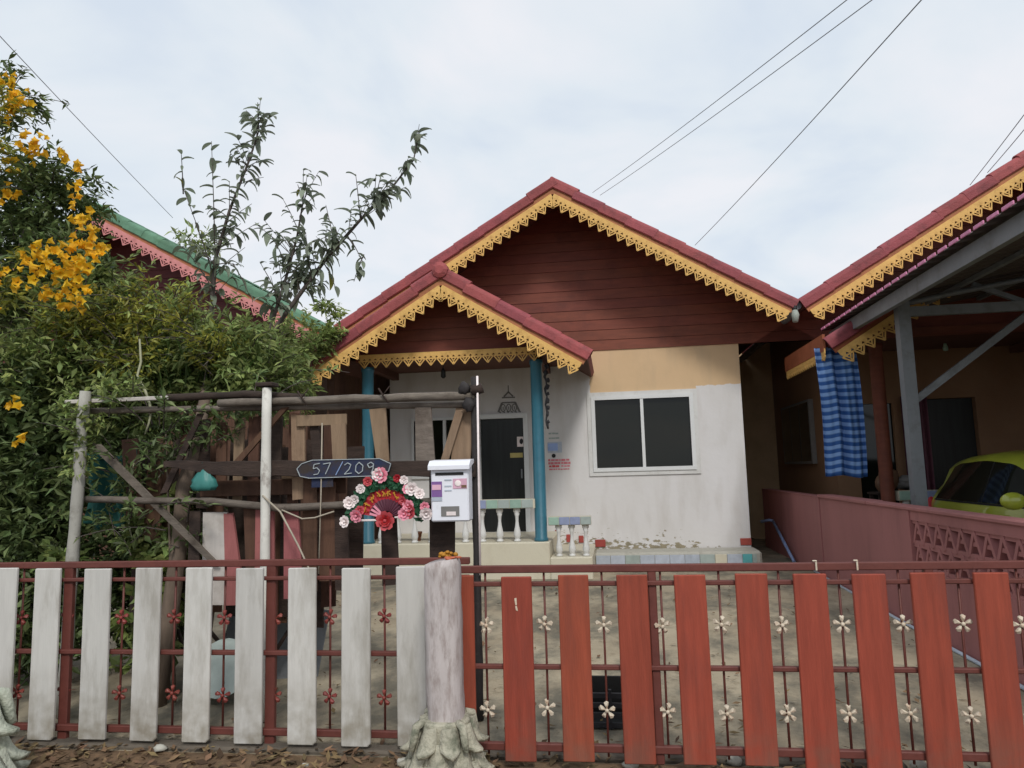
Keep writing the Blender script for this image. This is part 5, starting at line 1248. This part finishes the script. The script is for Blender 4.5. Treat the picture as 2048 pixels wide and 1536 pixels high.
plant('trellis_creeper', 'green creeper tangled in the left half of the timber trellis', 'creeper', (-2.8, 4.45, .1),
      [((-2.95, 4.42, 1.75), (.22, .1, .16), 1), ((-2.62, 4.45, 1.8), (.2, .1, .1), .6), ((-3.2, 4.45, 1.5), (.14, .1, .2), .8), ((-2.75, 4.42, 1.15), (.16, .1, .12), .5), ((-2.3, 4.42, 1.93), (.25, .1, .06), .6), ((-3.15, 4.4, 1.2), (.2, .1, .15), .6)],
      85, 13, .06, 'leafB', [([(-2.8, 4.45, .1), (-2.85, 4.44, 1.0), (-2.9, 4.43, 1.8)], [.012, .009, .005])], .14, .4, nspray=26)
plant('climber', 'leafy climber wrapping the left trellis post', 'climber', (-3.36, 4.24, .1),
      [((-3.345, 4.23, 1.85), (.08, .07, .16), 1), ((-3.36, 4.25, 1.62), (.06, .06, .14), .5), ((-3.15, 4.25, 2.08), (.17, .08, .07), .8), ((-3.45, 4.3, 2.0), (.12, .08, .1), .5)], 60, 14, .05, 'leafA', (), .1, .45)
plant('eave_vine', 'climbing vine over the porch eave at its left end', 'vine', (-3.9, 8.7, .1),
      [((-3.95, 8.75, 2.85), (.22, .2, .3), 1), ((-3.7, 8.72, 3.12), (.22, .15, .16), .8), ((-4.0, 8.8, 2.4), (.2, .2, .35), .7), ((-3.45, 8.75, 3.32), (.12, .1, .1), .35), ((-3.55, 8.8, 3.6), (.18, .2, .12), .3), ((-4.25, 8.9, 3.2), (.3, .25, .35), .9), ((-4.1, 9.2, 3.5), (.35, .25, .2), .5)], 260, 18, .07, 'leafA',
      [([(-3.95, 8.8, .12), (-4.0, 8.8, 1.5), (-3.95, 8.75, 2.6)], [.03, .025, .012])], .14, .42)
# grassy tuft
gt_ = thing('grass_clump', 'clump of long arching grass blades above the bush', 'grass', (-3.05, 5.05, 1.9)); gm = MB()
for _ in range(130):
    b = Vector((-3.0 + rnd(-.25, .45), 4.95 + rnd(-.1, .1), 2.05 + rnd(0, .15))); d = Vector((rnd(-.5, .5), rnd(-.4, .2), 1)).normalized(); L_ = rnd(.35, .7); pr = None
    P = [b + d * L_ * u + Vector((d.x * .25, d.y * .25, -.3)) * L_ * u * u for u in (0, .35, .7, 1)]; w = .006
    s_ = Vector((d.y, -d.x, 0)); s_ = s_.normalized() if s_.length > 1e-3 else Vector((1, 0, 0))
    gm.add([P[0] - s_ * w, P[0] + s_ * w, P[1] + s_ * w, P[1] - s_ * w, P[2] + s_ * w * .7, P[2] - s_ * w * .7, P[3]], [(0, 1, 2, 3), (3, 2, 4, 5), (5, 4, 6)])
stuff(gm.build('blades', M['leafG'], gt_))

# young tree with long drooping leaves
yt = thing('young_tree', 'spindly young tree with drooping leaves standing above the bushes', 'tree', (-2.93, 4.46, .08))
MB().tube([(-2.93, 4.46, .08), (-2.86, 4.46, .6), (-2.80, 4.46, 1.1), (-2.79, 4.47, 1.45), (-2.72, 4.5, 1.75), (-2.82, 4.75, 2.05), (-3.1, 5.2, 2.3), (-3.3, 5.6, 2.42)], [.062, .056, .052, .048, .042, .04, .036, .03], 10).build('trunk', M['bark'], yt)
def long_leaf(seed):
    rr = random.Random(seed); n = 6; vs_ = []; fs = []; L_ = .14; W_ = .026
    for i in range(n):
        u = i / (n - 1); w = W_ * math.sin(math.pi * (u * .86 + .09)) ** .8; z = -.45 * L_ * u * u * (.7 + .5 * (seed % 3)); x = L_ * u * (1 - .18 * u)
        vs_ += [(x, -w, z + .008), (x, 0, z - .004), (x, w, z + .008)]
    for i in range(n - 1):
        for k in range(2): a = i * 3 + k; fs.append((a, a + 1, a + 4, a + 3))
    return MB().add(vs_, fs, True)
LEAFS = [long_leaf(s_) for s_ in range(3)]
LL = [long_leaf(s_).mesh('leaf', M['leafC']) for s_ in range(3)]; LY = long_leaf(1).mesh('leaf', M['leafC2'])
def branch(pts, radii, leaves, u0=.0, twigs=(), step=1.0, name='branch'):
    bo = MB().tube([Vector(p) for p in pts], radii, 6).build(name, M['barkdk'], yt)
    def put(p, ax):
        d = Vector((rnd(-1, 1), rnd(-1, .8), rnd(-.62, .38))) + ax * .2
        d.normalize(); q = d.to_track_quat('X', 'Z').to_euler()
        me = LY if random.random() < .05 else random.choice(LL); s_ = rnd(.5, 1.05)
        place('leaf', me, bo, p, q, (s_, s_ * rnd(.8, 1.3), s_))
    seg = [(Vector(a), Vector(b)) for a, b in zip(pts, pts[1:])]; tot = sum((b - a).length for a, b in seg)
    for i in range(leaves):
        u = u0 + (1 - u0) * ((i + rnd(0, .9)) / leaves) ; s_ = u * tot
        for a, b in seg:
            l = (b - a).length
            if s_ <= l: put(a.lerp(b, s_ / l), (b - a).normalized()); break
            s_ -= l
    ext = MB(); et = MB()
    for i in range(int(tot * 13)):
        s_ = (u0 + (.93 - u0) * rnd(0, 1)) * tot
        for a, b in seg:
            l = (b - a).length
            if s_ <= l: break
            s_ -= l
        p = a.lerp(b, min(1, s_ / l)); ax_ = (b - a).normalized(); d = (Vector((rnd(-1, 1), rnd(-.8, .8), rnd(-.3, .7))) + ax_ * .7).normalized(); tl = rnd(.14, .4); e_ = p + d * tl
        et.tube([p, p.lerp(e_, .5) + Vector((0, 0, .012)), e_], [.004, .003, .002], 4, False)
        for k in range(random.randint(4, 8)):
            q = p.lerp(e_, rnd(.35, 1)); dd = (Vector((rnd(-1, 1), rnd(-1, 1), rnd(-.75, .3))) + d * .5).normalized(); rt = dd.to_track_quat('X', 'Z').to_matrix(); sc = rnd(.5, 1.0); src = LEAFS[random.randint(0, 2)]
            ext.add([q + rt @ (Vector(v) * sc) for v in src.v], src.f, True)
    stuff(ext.build('leaf_sprays', M['leafC3'], bo)); stuff(et.build('fine_twigs', M['barkdk'], bo))
    for a, b, k in twigs:
        a, b = Vector(a), Vector(b)
        MB().tube([a, a.lerp(b, .5) + Vector((0, 0, .02)), b], [.006, .004, .0025], 5).build('twig', M['barkdk'], bo)
        k = int(k * .8)
        for i in range(k): put(a.lerp(b, (i + .7) / k), (b - a).normalized())
YT = 5.6
branch([(-3.32, YT, 2.3), (-3.28, YT, 3.0), (-3.26, YT, 3.35), (-3.14, YT, 3.77), (-2.97, YT, 4.2), (-2.89, YT, 4.45), (-2.90, YT, 4.72)], [.024, .02, .016, .012, .009, .006, .003], 40, .25,
       [((-3.26, YT, 3.35), (-3.29, YT - .05, 4.38), 20), ((-3.27, YT, 3.2), (-3.57, YT, 4.0), 14), ((-3.57, YT, 3.95), (-3.60, YT, 4.33), 9), ((-3.26, YT, 3.3), (-3.0, YT - .1, 3.25), 6), ((-3.28, YT, 3.1), (-3.5, YT - .1, 3.45), 8), ((-3.1, YT, 3.3), (-2.92, YT - .05, 3.0), 5)])
branch([(-3.3, YT, 2.35), (-2.95, YT, 2.5), (-2.76, YT, 2.72), (-2.63, YT, 3.13), (-2.53, YT, 3.5), (-2.48, YT, 3.8), (-2.53, YT, 3.95)], [.024, .02, .016, .012, .009, .006, .003], 30, .40,
       [((-2.6, YT, 3.2), (-2.78, YT, 3.55), 8), ((-2.68, YT, 2.95), (-2.86, YT, 3.3), 8), ((-2.66, YT, 3.0), (-2.45, YT - .1, 3.25), 6)])
branch([(-3.28, YT, 2.3), (-2.9, YT, 2.45), (-2.62, YT, 2.85), (-2.29, YT, 3.27), (-1.98, YT, 3.6), (-1.73, YT, 3.83), (-1.52, YT, 4.08), (-1.47, YT, 4.32)], [.026, .022, .019, .015, .012, .009, .006, .003], 45, .36,
       [((-2.2, YT, 3.36), (-2.28, YT, 3.75), 9), ((-1.98, YT, 3.6), (-2.02, YT, 4.0), 9), ((-1.85, YT, 3.72), (-1.80, YT, 3.98), 7), ((-2.1, YT, 3.48), (-1.92, YT - .1, 3.2), 9), ((-1.95, YT, 3.3), (-2.0, YT - .1, 3.05), 8), ((-2.3, YT, 3.26), (-2.15, YT - .1, 3.0), 6), ((-2.45, YT, 3.1), (-2.4, YT, 3.45), 8)])
# scattered palm tip behind the green roof
pl_ = thing('treetop', 'pale tree top showing over the green roof', 'tree', (-10.8, 17.5, .1)); pmb = MB()
MB().tube([(-10.8, 17.5, .1), (-10.8, 17.5, 7.7)], .08, 8).build('trunk', M['bark'], pl_)
clusters(pmb, [((-10.8, 17.5, 7.75), (.6, .5, .35), 1)], 45, 9, .2, .4, .25)
stuff(pmb.build('crown', M['leafA'], pl_))

# ------------------------------------------------------------------ overhead cables
def cable(a, b, lab, ext=1.6, sag=.25, r=.0032):
    a, b = Vector(a), Vector(b); e_ = a + (b - a) * ext; P = []
    for i in range(25):
        u = i / 24; p = a.lerp(e_, u); p.z -= sag * 4 * u * (1 - u) * .25; P.append(p)
    tag(MB().tube(P, r, 6).build('overhead_cable', M['wire']), lab, 'cable', 'overhead cables')
cable((-.109, 10.4, 5.55), (1.579, 4.5, 4.383 + .05), 'overhead cable rising from behind the white house ridge, left of its pair')
cable((0.0, 10.4, 5.50), (1.727, 4.5, 4.365 + .05), 'overhead cable rising from behind the white house ridge, right of its pair')
cable((1.40, 11, 4.83), (2.018, 4.5, 4.33 + .05), 'thin overhead cable crossing above the right slope of the white house', r=.004)
cable((5.116, 10.5, 5.28), (4.504, 8.0, 5.134), 'upper cable of the pair above the right neighbour roof', 2.5, .1, .005)
cable((5.358, 10.5, 5.44), (4.768, 8.5, 5.184), 'lower cable of the pair above the right neighbour roof', 2.5, .1, .005)
cable((-7.52, 11.5, 6.11), (-5.83, 6.0, 5.95), 'overhead cable slanting down to the green roof at left', 1.7, .15, .0045)
